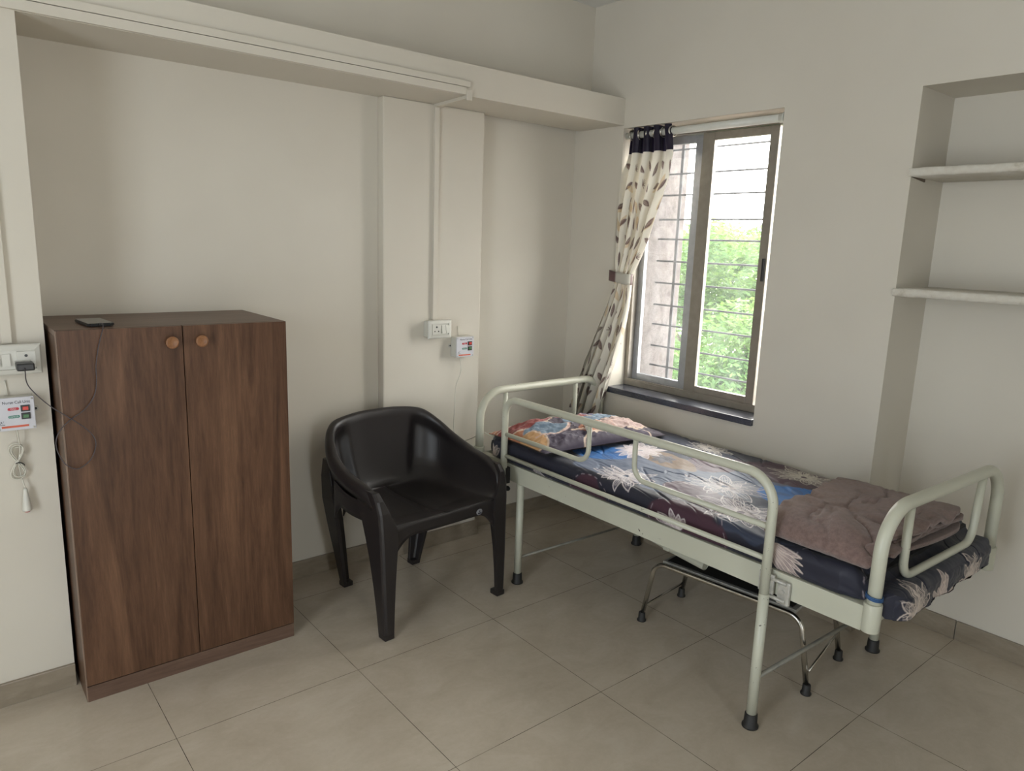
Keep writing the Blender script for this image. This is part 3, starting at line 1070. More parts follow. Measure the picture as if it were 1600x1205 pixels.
# ------------------------------------------------------------------ plastic armchair
def armchair():
    e = empty('plastic_armchair', (-.150, .392, 0), R(3.6))
    tag(e, 'dark brown moulded plastic armchair between cabinet and bed', 'chair')
    hb = [(-.238, -.245, .437), (-.242, -.20, .434), (-.24, -.13, .43), (-.236, -.04, .428), (-.228, .05, .428), (-.205, .125, .43), (-.16, .172, .434), (-.08, .19, .437), (0, .195, .438)]
    hr = [(-.262, -.252, .452), (-.277, -.222, .532), (-.288, -.14, .573), (-.292, -.03, .592), (-.286, .08, .628), (-.262, .165, .682), (-.212, .225, .728), (-.11, .25, .745), (0, .256, .748)]
    mir = lambda L: L + [(-x, y, z) for x, y, z in L[-2::-1]]
    ns = 18
    B = np.array([tuple(p) for p in spline(mir(hb), ns)])
    Rm = np.array([tuple(p) for p in spline(mir(hr), ns)])
    n = len(B)
    rows = []
    # seat pan: from centre line outwards
    for k in range(7):
        t = k / 6
        row = B.copy()
        row[:, 0] = B[:, 0] * t
        row[:, 1] = np.where(True, B[:, 1], 0)
        yc = np.minimum(B[:, 1], .195)
        row[:, 1] = yc
        row[:, 2] = B[:, 2] - .016 * (1 - t ** 3) * np.clip((B[:, 1] + .26) / .12, 0, 1)
        rows.append(row)
    # wall
    mid = (B + Rm) / 2
    nrm = np.stack([B[:, 0], np.clip(B[:, 1], 0, None) * 1.2], 1)
    nrm /= np.linalg.norm(nrm, axis=1, keepdims=True) + 1e-9
    s = np.linspace(-1, 1, n)
    # the corner pockets between the back panel and the arms
    sms = lambda a: np.clip(a, 0, 1) ** 2 * (3 - 2 * np.clip(a, 0, 1))
    pocket = sms((np.abs(s) - .165) / .05) * (1 - sms((np.abs(s) - .36) / .24))
    for k in range(1, 15):
        t = k / 14
        h = t ** 1.0
        row = B * (1 - t) + Rm * t
        bulge = .022 * math.sin(math.pi * t) ** .8
        row[:, 0] += nrm[:, 0] * bulge * .6
        row[:, 1] += nrm[:, 1] * bulge * .6
        row[:, 2] = B[:, 2] + (Rm[:, 2] - B[:, 2]) * (t ** 1.25)
        pk = .030 * pocket * min(1, t / .30) ** 1.5 * float(np.clip((.93 - t) / .10, 0, 1))
        row[:, 0] += nrm[:, 0] * pk
        row[:, 1] += nrm[:, 1] * pk
        rows.append(row)
    # rolled rim and outer skirt
    out = np.stack([Rm[:, 0] * 1.0, np.clip(Rm[:, 1], -.02, None) * 1.3], 1)
    out /= np.linalg.norm(out, axis=1, keepdims=True) + 1e-9
    amt = np.clip((Rm[:, 2] - .45) / .06, .25, 1)
    for dx, dz in ((.006, .006), (.016, .0085), (.026, .004), (.032, -.008), (.034, -.026), (.033, -.045)):
        row = Rm.copy()
        row[:, 0] += out[:, 0] * dx
        row[:, 1] += out[:, 1] * dx
        row[:, 2] += dz * (amt if dz < 0 else 1)
        rows.append(row)
    P = np.stack(rows, 0)
    shell = grid_mesh('seat_shell', P, M['chair'], e)
    sm = shell.modifiers.new('thick', 'SOLIDIFY')
    sm.thickness = .005
    sm.offset = 0

    # apron: front, sides and back under the seat
    def apron(pts, depth_fn, name):
        nn = len(pts)
        Q = np.zeros((5, nn, 3))
        for i, p in enumerate(pts):
            d = depth_fn(i / (nn - 1))
            for k in range(5):
                Q[k, i] = (p[0], p[1], p[2] - d * k / 4)
        o = grid_mesh(name, Q, M['chair'], e)
        m_ = o.modifiers.new('thick', 'SOLIDIFY')
        m_.thickness = .006
        m_.offset = 0
        return o
    arch = lambda t: .050 + .075 * (max(0, abs(2 * t - 1) - .62) / .38) ** 2
    front = [(-.25 + .5 * k / 40, -.247 - .004 * math.sin(math.pi * k / 40), .437) for k in range(41)]
    apron(front, arch, 'front_apron')
    for sgn in (-1, 1):
        side = spline([(sgn * .290, -.215, .51), (sgn * .298, -.12, .51), (sgn * .300, 0, .51), (sgn * .288, .12, .53)], 8)
        apron([tuple(p) for p in side], lambda t: .075 + .09 * (max(0, abs(2 * t - 1) - .5) / .5) ** 2, 'side_apron')
    back = spline([(-.20, .205, .48), (-.1, .225, .48), (0, .23, .48), (.1, .225, .48), (.20, .205, .48)], 8)
    apron([tuple(p) for p in back], lambda t: .06 + .09 * (max(0, abs(2 * t - 1) - .5) / .5) ** 2, 'back_apron')

    # legs: lofted rounded sections (z, x0, x1, y0, y1)
    def leg(secs, sgn):
        m = MB()
        N = 20
        vs, fs = [], []
        for z, x0, x1, y0, y1 in secs:
            cx, cy, rx, ry = (x0 + x1) / 2 * sgn, (y0 + y1) / 2, abs(x1 - x0) / 2, abs(y1 - y0) / 2
            for k in range(N):
                a = 2 * math.pi * k / N
                ca, sa = math.cos(a), math.sin(a)
                q = 4.5
                d = (abs(ca) ** q + abs(sa) ** q) ** (-1 / q)
                vs.append((cx + rx * ca * d, cy + ry * sa * d, z))
        for i in range(len(secs) - 1):
            for k in range(N):
                fs.append((i * N + k, i * N + (k + 1) % N, (i + 1) * N + (k + 1) % N, (i + 1) * N + k))
        fs.append(tuple(range(N)))
        fs.append(tuple((len(secs) - 1) * N + k for k in range(N)))
        m.add(vs, fs, 0, True)
        lo = m.build('leg', M['chair'], e)
        z, x0, x1, y0, y1 = secs[0]
        MB().box(min(x0 * sgn, x1 * sgn) - .001, max(x0 * sgn, x1 * sgn) + .001, y0 - .001, y1 + .001, 0, .018, bev=.003).build('foot_cap', M['chair'], lo)
        return lo
    def corner_leg(secs, sx, sy):
        """angle-section leg; secs: (z, corner x, corner y, side arm, cross arm); arms run inwards from the outer corner"""
        th = .016
        m = MB()
        vs, N = [], 10
        for z, x, y, a, b in secs:
            c = min(.012, a * .3)
            loop = [(0, a), (0, c), (c * .3, c * .3), (c, 0), (b, 0), (b, th), (th + c * .6, th), (th + c * .2, th + c * .2), (th, th + c * .6), (th, a)]
            vs += [(sx * (x - p), sy * (y - q), z) for p, q in loop]
        fs = []
        for i_ in range(len(secs) - 1):
            for k in range(N):
                fs.append((i_ * N + k, i_ * N + (k + 1) % N, (i_ + 1) * N + (k + 1) % N, (i_ + 1) * N + k))
        fs += [tuple(range(N)), tuple((len(secs) - 1) * N + k for k in range(N))]
        m.add(vs, fs, 0, False)
        o = m.build('leg', M['chair'], e)
        bv = o.modifiers.new('soft', 'BEVEL')
        bv.width = .003
        bv.segments = 2
        bv.limit_method = 'ANGLE'
        z, x, y, a, b = secs[0]
        xs, ys = sorted((sx * x, sx * (x - b))), sorted((sy * y, sy * (y - a)))
        MB().box(xs[0] - .001, xs[1] + .001, ys[0] - .001, ys[1] + .001, 0, .022, bev=.004).build('foot_cap', M['chair'], o)
        return o
    for sgn in (-1, 1):
        corner_leg([(.004, .302, .272, .046, .040), (.10, .305, .271, .056, .046), (.20, .308, .269, .070, .054), (.30, .310, .266, .090, .064), (.38, .312, .264, .112, .074), (.44, .314, .262, .130, .070), (.50, .316, .256, .145, .045), (.545, .318, .240, .145, .030), (.572, .316, .215, .12, .024)], sgn, -1)
        corner_leg([(.004, .200, .248, .042, .042), (.15, .226, .252, .066, .058), (.30, .256, .254, .095, .075), (.42, .278, .252, .105, .075), (.52, .288, .240, .09, .05), (.60, .290, .220, .045, .03)], sgn, 1)
    # maker's oval plate at the right of the apron
    g = empty('t') if False else None
    p = MB().lathe([(.0001, -.0015), (.010, -.0015), (.0125, -.0008), (.013, 0)], (0, 0, 0), 'y', 28)
    p.v = [(x * 1.25 + .165, y - .2535, z + .402) for x, y, z in p.v]
    pl = p.build('maker_plate', M['logo'], e)
    d = MB().lathe([(.003, 0), (.003, -.0005)], (.165, -.2552, .406), 'y', 12)
    d.box(.156, .174, -.2557, -.2552, .395, .400)
    d.build('emblem', M['ink'], pl)


armchair()


# ------------------------------------------------------------------ hospital bed
def bed():
    e = empty('hospital_bed', (.68, -.40, 0))
    tag(e, 'pale green enamelled hospital bed with side rail against the window wall', 'bed')
    o = Vector(e.location)

    def bb(mb, name, mat, par=e):
        mb.v = [tuple(Vector(v) - o) for v in mb.v]
        return mb.build(name, mat, par)
    XN, XF = .292, 1.085     # near and far posts
    YH, YF = .507, -1.315
    # end hoops
    rail = [(XN, YH, .475), (XN, YH, .812), (XF, YH, .812), (XF, YH, .46)]
    hh = bb(MB().tube(path(rail, .125, 12), .0185, 18), 'head_hoop', M['enamel'])
    inn = [(.44, YH, .80), (.44, YH, .60), (.90, YH, .60), (.90, YH, .80)]
    bb(MB().tube(path(inn, .05, 8), .0115, 12), 'inner_rail', M['enamel'], hh)
    YFF = -1.343
    fr = [(XN + .006, YF, .475), (XN + .006, YF, .812), (1.10, YFF, .812), (1.10, YFF, .44)]
    fh = bb(MB().tube(path(fr, .125, 12), .0190, 18), 'foot_hoop', M['enamel'])
    inn = [(.445, YF - .005, .80), (.450, YF - .005, .578), (.92, YFF + .004, .582), (.945, YFF + .004, .80)]
    bb(MB().tube(path(inn, .055, 8), .0125, 12), 'inner_rail', M['enamel'], fh)
    # sockets and blue tie at the foot posts
    bb(MB().lathe([(.0235, .462), (.0245, .465), (.0245, .543), (.0235, .546)], (XN + .004, YF, 0), 'z', 20), 'post_sleeve', M['enamel'])
    bb(MB().lathe([(.0235, .44), (.0245, .443), (.0245, .52), (.0235, .523)], (1.10, YFF, 0), 'z', 20), 'post_sleeve', M['enamel'])
    bb(MB().lathe([(.0235, .49), (.0245, .493), (.0245, .553), (.0235, .556)], (XN, YH, 0), 'z', 20), 'post_sleeve', M['enamel'])
    tie = MB()
    for k in range(3):
        tie.tube([(XN + .005 + .0215 * math.cos(a / 24 * 6.283), YF + .0215 * math.sin(a / 24 * 6.283), .560 + .004 * k + .003 * math.sin(a / 4)) for a in range(24)], .0022, 6, closed=True)
    bb(tie, 'blue_tie', M['blue_tie'])['label'] = 'blue plastic tie round the near foot post'
    # frame members (angle section)
    f = MB()
    f.box(XN - .010, XN - .006, YF + .02, YH - .02, .458, .533, bev=.001)
    f.box(XN - .006, XN + .022, YF + .02, YH - .02, .529, .533, bev=.001)
    bb(f, 'side_frame', M['enamel'])
    f = MB()
    f.box(XF - .002, XF + .002, YFF + .02, YH - .02, .458, .533, bev=.001)
    f.box(XF - .028, XF - .002, YFF + .02, YH - .02, .529, .533, bev=.001)
    bb(f, 'side_frame', M['enamel'])
    bb(MB().box(XN, XF, YH - .022, YH - .018, .475, .533, bev=.001), 'end_frame', M['enamel'])
    bb(MB().box(XN + .02, XF - .0, YF + .0, YF + .005, .47, .525, bev=.001), 'end_frame', M['enamel'])
    # mattress deck: slats
    d = MB()
    for k in range(9):
        x = XN + .06 + k * .083
        d.box(x, x + .045, YF + .02, YH - .03, .520, .524)
    for y in (.30, -.10, -.5, -.95):
        d.box(XN - .004, XF - .004, y - .015, y + .015, .50, .519)
    bb(d, 'deck', M['gap_shade'])
    # legs
    for (x, y) in ((.2575, -1.011), (.285, .192), (1.04, -1.04), (1.056, .167)):
        near = x < .6
        lg = MB().tube([(x, y, .03), (x, y, .46)], .0165, 18)
        lo = bb(lg, 'leg', M['enamel'])
        bb(MB().lathe([(.026, 0), (.0265, .006), (.0215, .012), (.020, .045), (.0175, .048)], (x, y, 0), 'z', 20), 'rubber_foot', M['rubber'], lo)
    # braces between leg pairs
    bb(MB().tube([(.2575, -1.020, .18), (1.04, -1.03, .172)], .0075, 10), 'leg_brace', M['dull'])
    bb(MB().tube([(.285, .192, .118), (1.056, .167, .12)], .0055, 10), 'leg_brace', M['dull'])
    # folding side rail on the near side
    XR = .2560
    m = MB()
    m.tube(path([(XR, .278, .452), (XR, .278, .832), (XR, -1.010, .832), (XR, -1.010, .458)], [.075, .095], 10), .0150, 16)
    m.tube([(XR, .270, .575), (XR, -1.000, .572)], .0088, 12)
    m.tube(path([(XR, .270, .672), (XR, -.232, .674), (XR, -.232, .826)], .055, 8), .0095, 12)
    m.tube(path([(XR, -.462, .826), (XR, -.462, .676), (XR, -1.0, .674)], .055, 8), .0095, 12)
    sr = bb(m, 'side_rail', M['enamel'])
    # hinge brackets
    h = MB()
    h.box(.268, .281, -1.085, -1.045, .440, .515, bev=.004)
    h.box(.262, .270, -1.035, -.985, .462, .525, bev=.001)
    h.tube([(.266, -1.012, .512), (.266, -1.075, .510)], .0062, 10)
    h.tube([(.266, -1.012, .455), (.266, -1.075, .453)], .0062, 10)
    h.tube([(.262, -1.064, .482), (.272, -1.064, .482)], .006, 10)
    hb = bb(h, 'rail_bracket', M['worn_steel'], sr)
    hb['label'] = 'worn grey hinge bracket at the foot end of the rail'
    h = MB()
    h.box(.255, .281, .262, .294, .447, .520, bev=.001)
    h.tube([(.262, .30, .505), (.262, .318, .505)], .005, 8)
    h.tube([(.262, .30, .465), (.262, .318, .465)], .005, 8)
    bb(h, 'rail_bracket', M['rubber'], sr)['label'] = 'dark hinge bracket at the head end of the rail'
    # head crank
    c = MB().tube(path([(.300, .34, .47), (.285, .36, .43), (.285, .30, .415)], .01), .006, 10)
    co = bb(c, 'crank', M['worn_steel'])
    bb(MB().lathe([(.004, .0), (.010, -.004), (.012, -.018), (.008, -.028), (.001, -.029)], (.285, .30, .415), 'y', 16), 'crank_knob', M['black'], co)
    # linkage tube below the deck
    l = MB()
    l.tube([(.50, -.08, .392), (.50, -.46, .348)], .014, 12)
    l.box(.492, .508, -.10, -.06, .385, .50)
    lk = bb(l, 'backrest_link', M['enamel'])
    t = MB()
    t.tube([(.50, -.46, .352), (.50, -.630, .338)], [.019, .019], 16, caps=False)
    t.tube([(.50, -.628, .3382), (.50, -.60, .340)], [.0165, .0165], 16)
    t.box(.478, .522, -.475, -.445, .34, .372, bev=.003)
    t.tube([(.474, -.46, .352), (.526, -.46, .352)], .008, 12)
    bb(t, 'lift_tube', M['enamel'])


bed()

# colours of the prints
NAVY = (.020, .021, .036)
NAVY2 = (.040, .050, .085)
SLATE = (.095, .125, .200)
MAROON = (.060, .024, .040)
MAUVE = (.115, .070, .100)
BLUE = (.012, .135, .42)
TAN = (.24, .165, .115)
PALE = (.62, .53, .55)
WHITE = (.72, .66, .66)


def sheet_print():
    p = Print(-.02, 1.25, -1.62, .60, .0015, NAVY)
    # broad patches
    for a in [(.62, -.45, .26, .52, .1, SLATE, .85), (.50, -.95, .22, .25, .2, NAVY2, .9), (.45, -.22, .13, .20, .4, SLATE, .75), (.88, -.20, .15, .30, 0, NAVY2, .9),
              (.95, -.66, .15, .20, .2, MAROON, 1), (.19, -.22, .10, .11, 0, MAROON, 1), (.21, -.68, .15, .16, .2, MAROON, 1), (.43, -.66, .09, .20, -.15, MAUVE, .9),
              (.18, .12, .10, .10, 0, NAVY, 1), (.82, -.42, .12, .10, 0, MAUVE, .6), (.88, -.95, .2, .12, .1, NAVY2, 1), (.80, .1, .15, .10, 0, MAROON, .8)]:
        p.ellipse(*a[:6], alpha=a[6], wob=.05, seed=int(abs(a[0] * 100)), soft=.006)
    # dotted outlines of the patches
    for cx, cy, rx, ry, rot in ((.21, -.68, .15, .16, .2), (.19, -.22, .10, .11, 0), (.25, -1.18, .12, .10, 0), (.43, -.66, .09, .20, -.15)):
        for k in range(0, 40, 2):
            p.ring(cx, cy, rx, ry, rot, (.35, .30, .33), .002, k / 40 * 6.283, (k + .9) / 40 * 6.283)
    # blue ovals with dark leaves in them
    for cx, cy, rx, ry, rot in ((.545, -.03, .095, .13, .5), (.735, -.84, .125, .145, .6)):
        p.ellipse(cx, cy, rx, ry, rot, BLUE, 1, .01, 4)
        for a in range(5):
            an = rot + a * 1.25
            p.petal(cx + .02 * math.cos(an), cy + .02 * math.sin(an), an, .085, .018, (.01, .07, .22), (.012, .09, .28), .002, 0, .01, .8)
    # tan oval
    p.ellipse(.685, -.275, .075, .155, -.15, TAN, .95, .03, 8)
    for a in range(7):
        p.petal(.685, -.255 , a * .9, .055, .014, (.10, .11, .15), (.085, .105, .155), .0018, 0, 0, .8)
    rr = random.Random(3)
    for k in range(26):
        y = -.40 + k * .011
        p.stroke([(.64, y), (.69 + rr.uniform(-.01, .01), y - .02), (.74, y - .01)], .0018, (.40, .29, .21), .6)
    # flowers
    p.flower(.70, -.115, .135, .6, WHITE, PALE, .75, 13, fa=.55)
    p.flower(.385, -.315, .150, 1.5, WHITE, (.22, .20, .27), .62, 12, fa=.30)
    p.flower(.60, -.615, .165, 1.5, WHITE, (.16, .18, .26), .62, 13, fa=.25)
    p.flower(.425, -.80, .170, 1.55, WHITE, (.17, .14, .19), .62, 13, fa=.25)
    p.flower(.98, -.72, .150, 1.57, (.60, .56, .48), None, .5, 12)
    p.flower(1.00, -.26, .120, 1.57, (.60, .56, .52), None, .5, 11)
    p.flower(.205, .03, .085, 1.9, WHITE, None, .8, 8, a0=-.6, a1=2.6)
    p.flower(.20, -.655, .105, 1.57, WHITE, (.30, .22, .26), .62, 9, a0=-1.7, a1=1.7, fa=.5)
    p.flower(.20, .39, .080, .1, (.62, .53, .47), None, .85, 10, a0=-.6, a1=2.2)
    p.flower(.40, -1.44, .130, 1.3, (.62, .53, .47), None, .75, 11)
    p.flower(.62, -1.47, .110, 1.8, (.66, .56, .50), (.45, .36, .33), .75, 10, fa=.6)
    p.flower(.85, -1.45, .10, 1.2, (.62, .53, .47), None, .75, 10)
    # long sheaf strokes near the leg
    for k in range(7):
        p.petal(.300, -.985, 3.55 + k * .14, .155 - abs(k - 3) * .012, .007, (.66, .56, .50), (.40, .30, .30), .003, 1, .012)
    return p


def bedding():
    # thin mattress body under the sheet, its black colour paints the gap's shade
    m = MB().box(.318, 1.060, -1.285, .462, .536, .598, bev=.02).build('mattress', M['gap_shade'])
    tag(m, 'thin mattress painted black as gap shade, on the bed deck under the floral sheet', 'mattress')
    pr = sheet_print()
    # cross profile parameter u: flat cloth coordinate, near hem .19 ... far hem 1.18
    nu, nv = 360, 760
    U = np.linspace(.185, 1.185, nu)
    V = np.linspace(-1.50, .525, nv)
    UU, VV = np.meshgrid(U, V, indexing='ij')
    xn, xf, top = .283, 1.083, .622
    yf, yh = -1.375, .470
    r = .030

    def fold(c, lo, hi):
        """cloth coordinate -> position along flat axis and drop"""
        a = np.array(c)
        pos, drop = np.clip(a, lo + r, hi - r), np.zeros_like(a)
        for side in (-1, 1):
            lim = (hi - r) if side > 0 else (lo + r)
            d = (a - lim) * side
            k = np.clip(d, 0, r * math.pi / 2)
            on = d > 0
            pos = np.where(on, lim + side * r * np.sin(k / r), pos)
            drop = np.where(on, r * (1 - np.cos(k / r)) + np.clip(d - r * math.pi / 2, 0, None), drop)
        return pos, drop
    X, dx = fold(UU, xn, xf)
    Y, dy = fold(VV, yf, yh)
    near = np.clip((.62 - UU) / .35, 0, 1)
    ends = np.clip((-1.22 - VV) / .08, 0, 1)
    # narrow between the foot posts
    ctr = (xn + xf) / 2
    X = ctr + (X - ctr) * (1 - .085 * ends ** 1.0)
    ends_h = np.clip((VV - .44) / .04, 0, 1)
    X = ctr + (X - ctr) * (1 - .06 * ends_h)
    # rounded plan corners
    for ysg, yl_ in ((-1, yf), (1, yh)):
        rc = .075
        hw_ = (xf - xn) / 2 * .93
        qx, qy = np.abs(X - ctr) - (hw_ - rc), ysg * (Y - yl_) + rc
        inn = (qx > 0) & (qy > 0)
        dd = np.hypot(qx, qy)
        k_ = np.where(inn & (dd > rc), rc / np.maximum(dd, 1e-6), 1)
        X = np.where(inn, ctr + np.sign(X - ctr) * ((hw_ - rc) + qx * k_), X)
        Y = np.where(inn, yl_ - ysg * rc + ysg * qy * k_, Y)
    drop = np.maximum(dx, dy) + .25 * np.minimum(dx, dy)
    lim = .086 + .035 * ends * (fbm(UU * 9, VV * 0, 31) * 2 - 1)
    drop = np.minimum(drop, lim)
    Z = top - drop
    # gentle swells and diagonal tension creases
    edge = np.clip(1 - dx / .05, .15, 1)
    Z += (fbm(UU * 4, VV * 3, 1) - .5) * .016 * edge
    Z += (fbm(UU * 3 + VV * 7, VV * 4 - UU * 12, 5) - .5) * .011 * edge
    c1 = np.abs(fbm((UU - .5 * VV) * 9, (VV + .4 * UU) * 2.2, 11, 3) - .5)
    Z -= np.exp(-(c1 / .022) ** 2) * .0045 * edge
    c2 = np.abs(fbm((UU * .6 + 1.0 * VV) * 3, (VV * .3 - UU) * 15, 17, 3) - .5)
    Z -= np.exp(-(c2 / .03) ** 2) * .0035 * near * edge
    # sag towards head and foot
    sl = np.clip((-1.23 - Y) / .08, 0, 1)
    Z -= .046 * sl * sl * (3 - 2 * sl)
    Z = np.maximum(Z, .500 + .036 * np.clip((Y + 1.34) / .03, 0, 1))
    bul = np.where(dx > r * .6, 1, 0) * np.clip((dx - r * .6) / .03, 0, 1)
    sgn = np.sign(UU - .68)
    X = X + sgn * bul * ((fbm(VV * 7, dx * 16, 23) - .5) * .012) + sgn * np.clip((dx - .075) * -.6, -.02, 0) * bul
    bulY = np.where(dy > r * .6, 1, 0)
    Y = Y + np.sign(VV + .4) * bulY * ((fbm(UU * 12, dy * 20, 29) - .5) * .020 + .004)
    P = np.stack([X, Y, Z], -1)
    o = grid_mesh('bed_sheet', P, M['sheet'], colors=pr.sample(UU, VV))
    tag(o, 'dark navy bed sheet printed with white line flowers and blue ovals over the mattress', 'bed sheet')


bedding()


def pillow():
    A, B_ = .358, .208
    n = 170
    a = np.linspace(-1, 1, n)
    UU, VV = np.meshgrid(a, a, indexing='ij')
    p = Print(-.42, .42, -.28, .28, .0015, (.055, .040, .060))
    RED, ORG, CRM, BLG = (.235, .050, .045), (.42, .165, .085), (.62, .48, .38), (.14, .20, .27)
    PUR = (.060, .045, .075)
    for cx, cy, rx, ry, rot, c in ((-.32, .10, .07, .15, .1, ORG), (-.22, .13, .15, .10, .2, RED), (.05, .12, .11, .06, .3, RED), (-.22, -.03, .115, .07, 0, BLG),
                                   (.02, .005, .10, .065, -.2, BLG), (.02, -.11, .13, .045, .1, ORG), (.20, -.08, .15, .07, .1, (.46, .33, .30)), (.22, .06, .12, .06, 0, BLG),
                                   (-.20, -.19, .17, .085, 0, PUR), (.10, -.20, .16, .05, 0, PUR), (-.33, -.09, .05, .08, 0, (.55, .32, .15)), (.2, .19, .15, .06, 0, (.12, .10, .17))):
        p.ellipse(cx, cy, rx, ry, rot, c, 1, .02, int(abs(cx * 50)))
        p.ring(cx, cy, rx, ry, rot, CRM, .008, -2.6, 1.2)
    for k in range(16):
        x = -.06 + k * .011
        p.stroke([(x, -.15), (x + .004, -.10), (x, -.075)], .0028, (.62, .34, .22), .7)
    for k in range(4):
        p.stroke([(-.36, .22 - k * .022), (-.28, .20 - k * .022), (-.20, .22 - k * .022)], .006, CRM)
    p.ring(-.22, -.03, .12, .075, 0, (.58, .40, .36), .010, -2.4, .6)
    p.ring(-.06, -.20, .08, .045, .2, CRM, .009, .4, 3.6)
    # outline: soft rectangle with drawn-out corners
    e = .10
    bx = UU * A * (1 - e * (1 - VV ** 2) * .30 * np.abs(UU) ** 3 * 2 * .5)
    by = VV * B_ * (1 - e * (1 - UU ** 2) * .35 * np.abs(VV) ** 3)
    hgt = (np.clip(1 - np.abs(UU) ** 2.6, 0, 1) * np.clip(1 - np.abs(VV) ** 2.4, 0, 1)) ** .48
    wr = (fbm(UU * 3.3 + 4, VV * 2.4, 41) - .5) * .030 + (np.abs(fbm(UU * 5 - VV * 2, VV * 4 + UU, 44) - .5) * -.045)
    edge_w = np.clip((1 - np.abs(UU)) * 6, 0, 1) * np.clip((1 - np.abs(VV)) * 6, 0, 1)
    rad = np.cos(np.arctan2(VV, UU) * 14 + fbm(UU * 2, VV * 2, 3) * 6)
    top = .012 + .082 * hgt + wr * edge_w + rad * .004 * np.clip(1.4 * np.maximum(np.abs(UU), np.abs(VV)) - .6, 0, 1) * edge_w
    bot = np.full_like(top, .004) + .008 * (1 - edge_w)
    top = np.maximum(top, bot + .004)
    col = p.sample(bx, by)
    Pt = np.stack([bx, by, top], -1)
    Pb = np.stack([bx, by, bot], -1)[:, ::-1]
    P = np.concatenate([Pt, Pb], 1)
    C = np.concatenate([col, col[:, ::-1]], 1)
    o = grid_mesh('pillow', P, M['pillowcase'], colors=C)
    o.location = (.622, .188, .623)
    o.rotation_euler = (R(-1.5), R(1), R(-4))
    tag(o, 'plump pillow in rust, grey-blue and cream patterned case at the bed head', 'pillow')


pillow()


def blanket():
    # folded fleece: ribbon profile in x-z swept along the bed
    prof = [(.875, .682), (.78, .687), (.60, .692), (.45, .694), (.365, .690), (.318, .672), (.300, .648), (.325, .633), (.42, .629), (.60, .629), (.80, .629), (.895, .630), (.912, .637), (.895, .645),
            (.80, .646), (.60, .648), (.45, .646), (.375, .650), (.362, .659), (.375, .668), (.45, .668), (.60, .668), (.80, .660), (.885, .660), (.898, .667), (.885, .674), (.80, .675), (.60, .680), (.44, .678)]
    sp = spline([(x, 0, z) for x, z in prof], 9)
    pts = np.array([(q.x, q.z) for q in sp])
    n = len(pts)
    nv = 150
    V = np.linspace(0, 1, nv)
    P = np.zeros((n, nv, 3))
    tt = np.linspace(0, 1, n)
    for j, v in enumerate(V):
        # the head-side edge runs a little askew
        x, z = pts[:, 0], pts[:, 1]
        y0 = -.898 - .05 * (1 - (x - .31) / .68) - .02 * np.sin(tt * 9)
        y1 = -1.275 - .030 * np.sin(tt * 17 + 1) - .018 * np.sin(tt * 40) - .035 * (1 - (x - .31) / .68)
        y = y0 + (y1 - y0) * v
        up = np.clip((z - .628) / .07, 0, 1)
        hw = (fbm(x * 5 + 3, y * 6, 51) - .5) * .026
        cr = -np.exp(-((np.abs(fbm((x * 1.0 - y * .35) * 5.5, (y + x * .5) * 2.6, 57) - .5)) / .030) ** 2) * .016 - np.exp(-((np.abs(fbm((x * .5 - y) * 7, (y * .4 + x) * 3.4, 59) - .5)) / .03) ** 2) * .009
        for x0_, k_, a_, w_ in ((.40, .22, .010, .020), (.50, -.10, .013, .024), (.60, .30, .010, .018), (.70, .06, .011, .026), (.80, .22, .008, .020)):
            xc_ = x0_ + k_ * (y + 1.1) + .018 * np.sin(y * 21 + x0_ * 30)
            hw = hw + a_ * np.exp(-((x - xc_) / w_) ** 2) * (.45 + .75 * vnoise(y * 7 + x0_ * 40, x * 0 + x0_, 66))
        swell = -.018 * np.clip((v - .55) / .45, 0, 1) * (x < .6) + .010 * np.sin(math.pi * v)
        P[:, j, 0] = x + (fbm(y * 9 + z * 0, z * 30, 61) - .5) * .014 - .010 * math.sin(math.pi * v) * (x < .4)
        P[:, j, 1] = y
        P[:, j, 2] = .629 + (z - .629) * (1 + .22 * v) + (hw + cr + swell) * up
    P[:, :, 2] = np.maximum(P[:, :, 2], .6345)
    o = grid_mesh('folded_blanket', P, M['fleece'])
    m = o.modifiers.new('thick', 'SOLIDIFY')
    m.thickness = .013
    m.offset = 0
    tag(o, 'folded mauve-brown fleece blanket at the foot of the bed', 'blanket')


blanket()


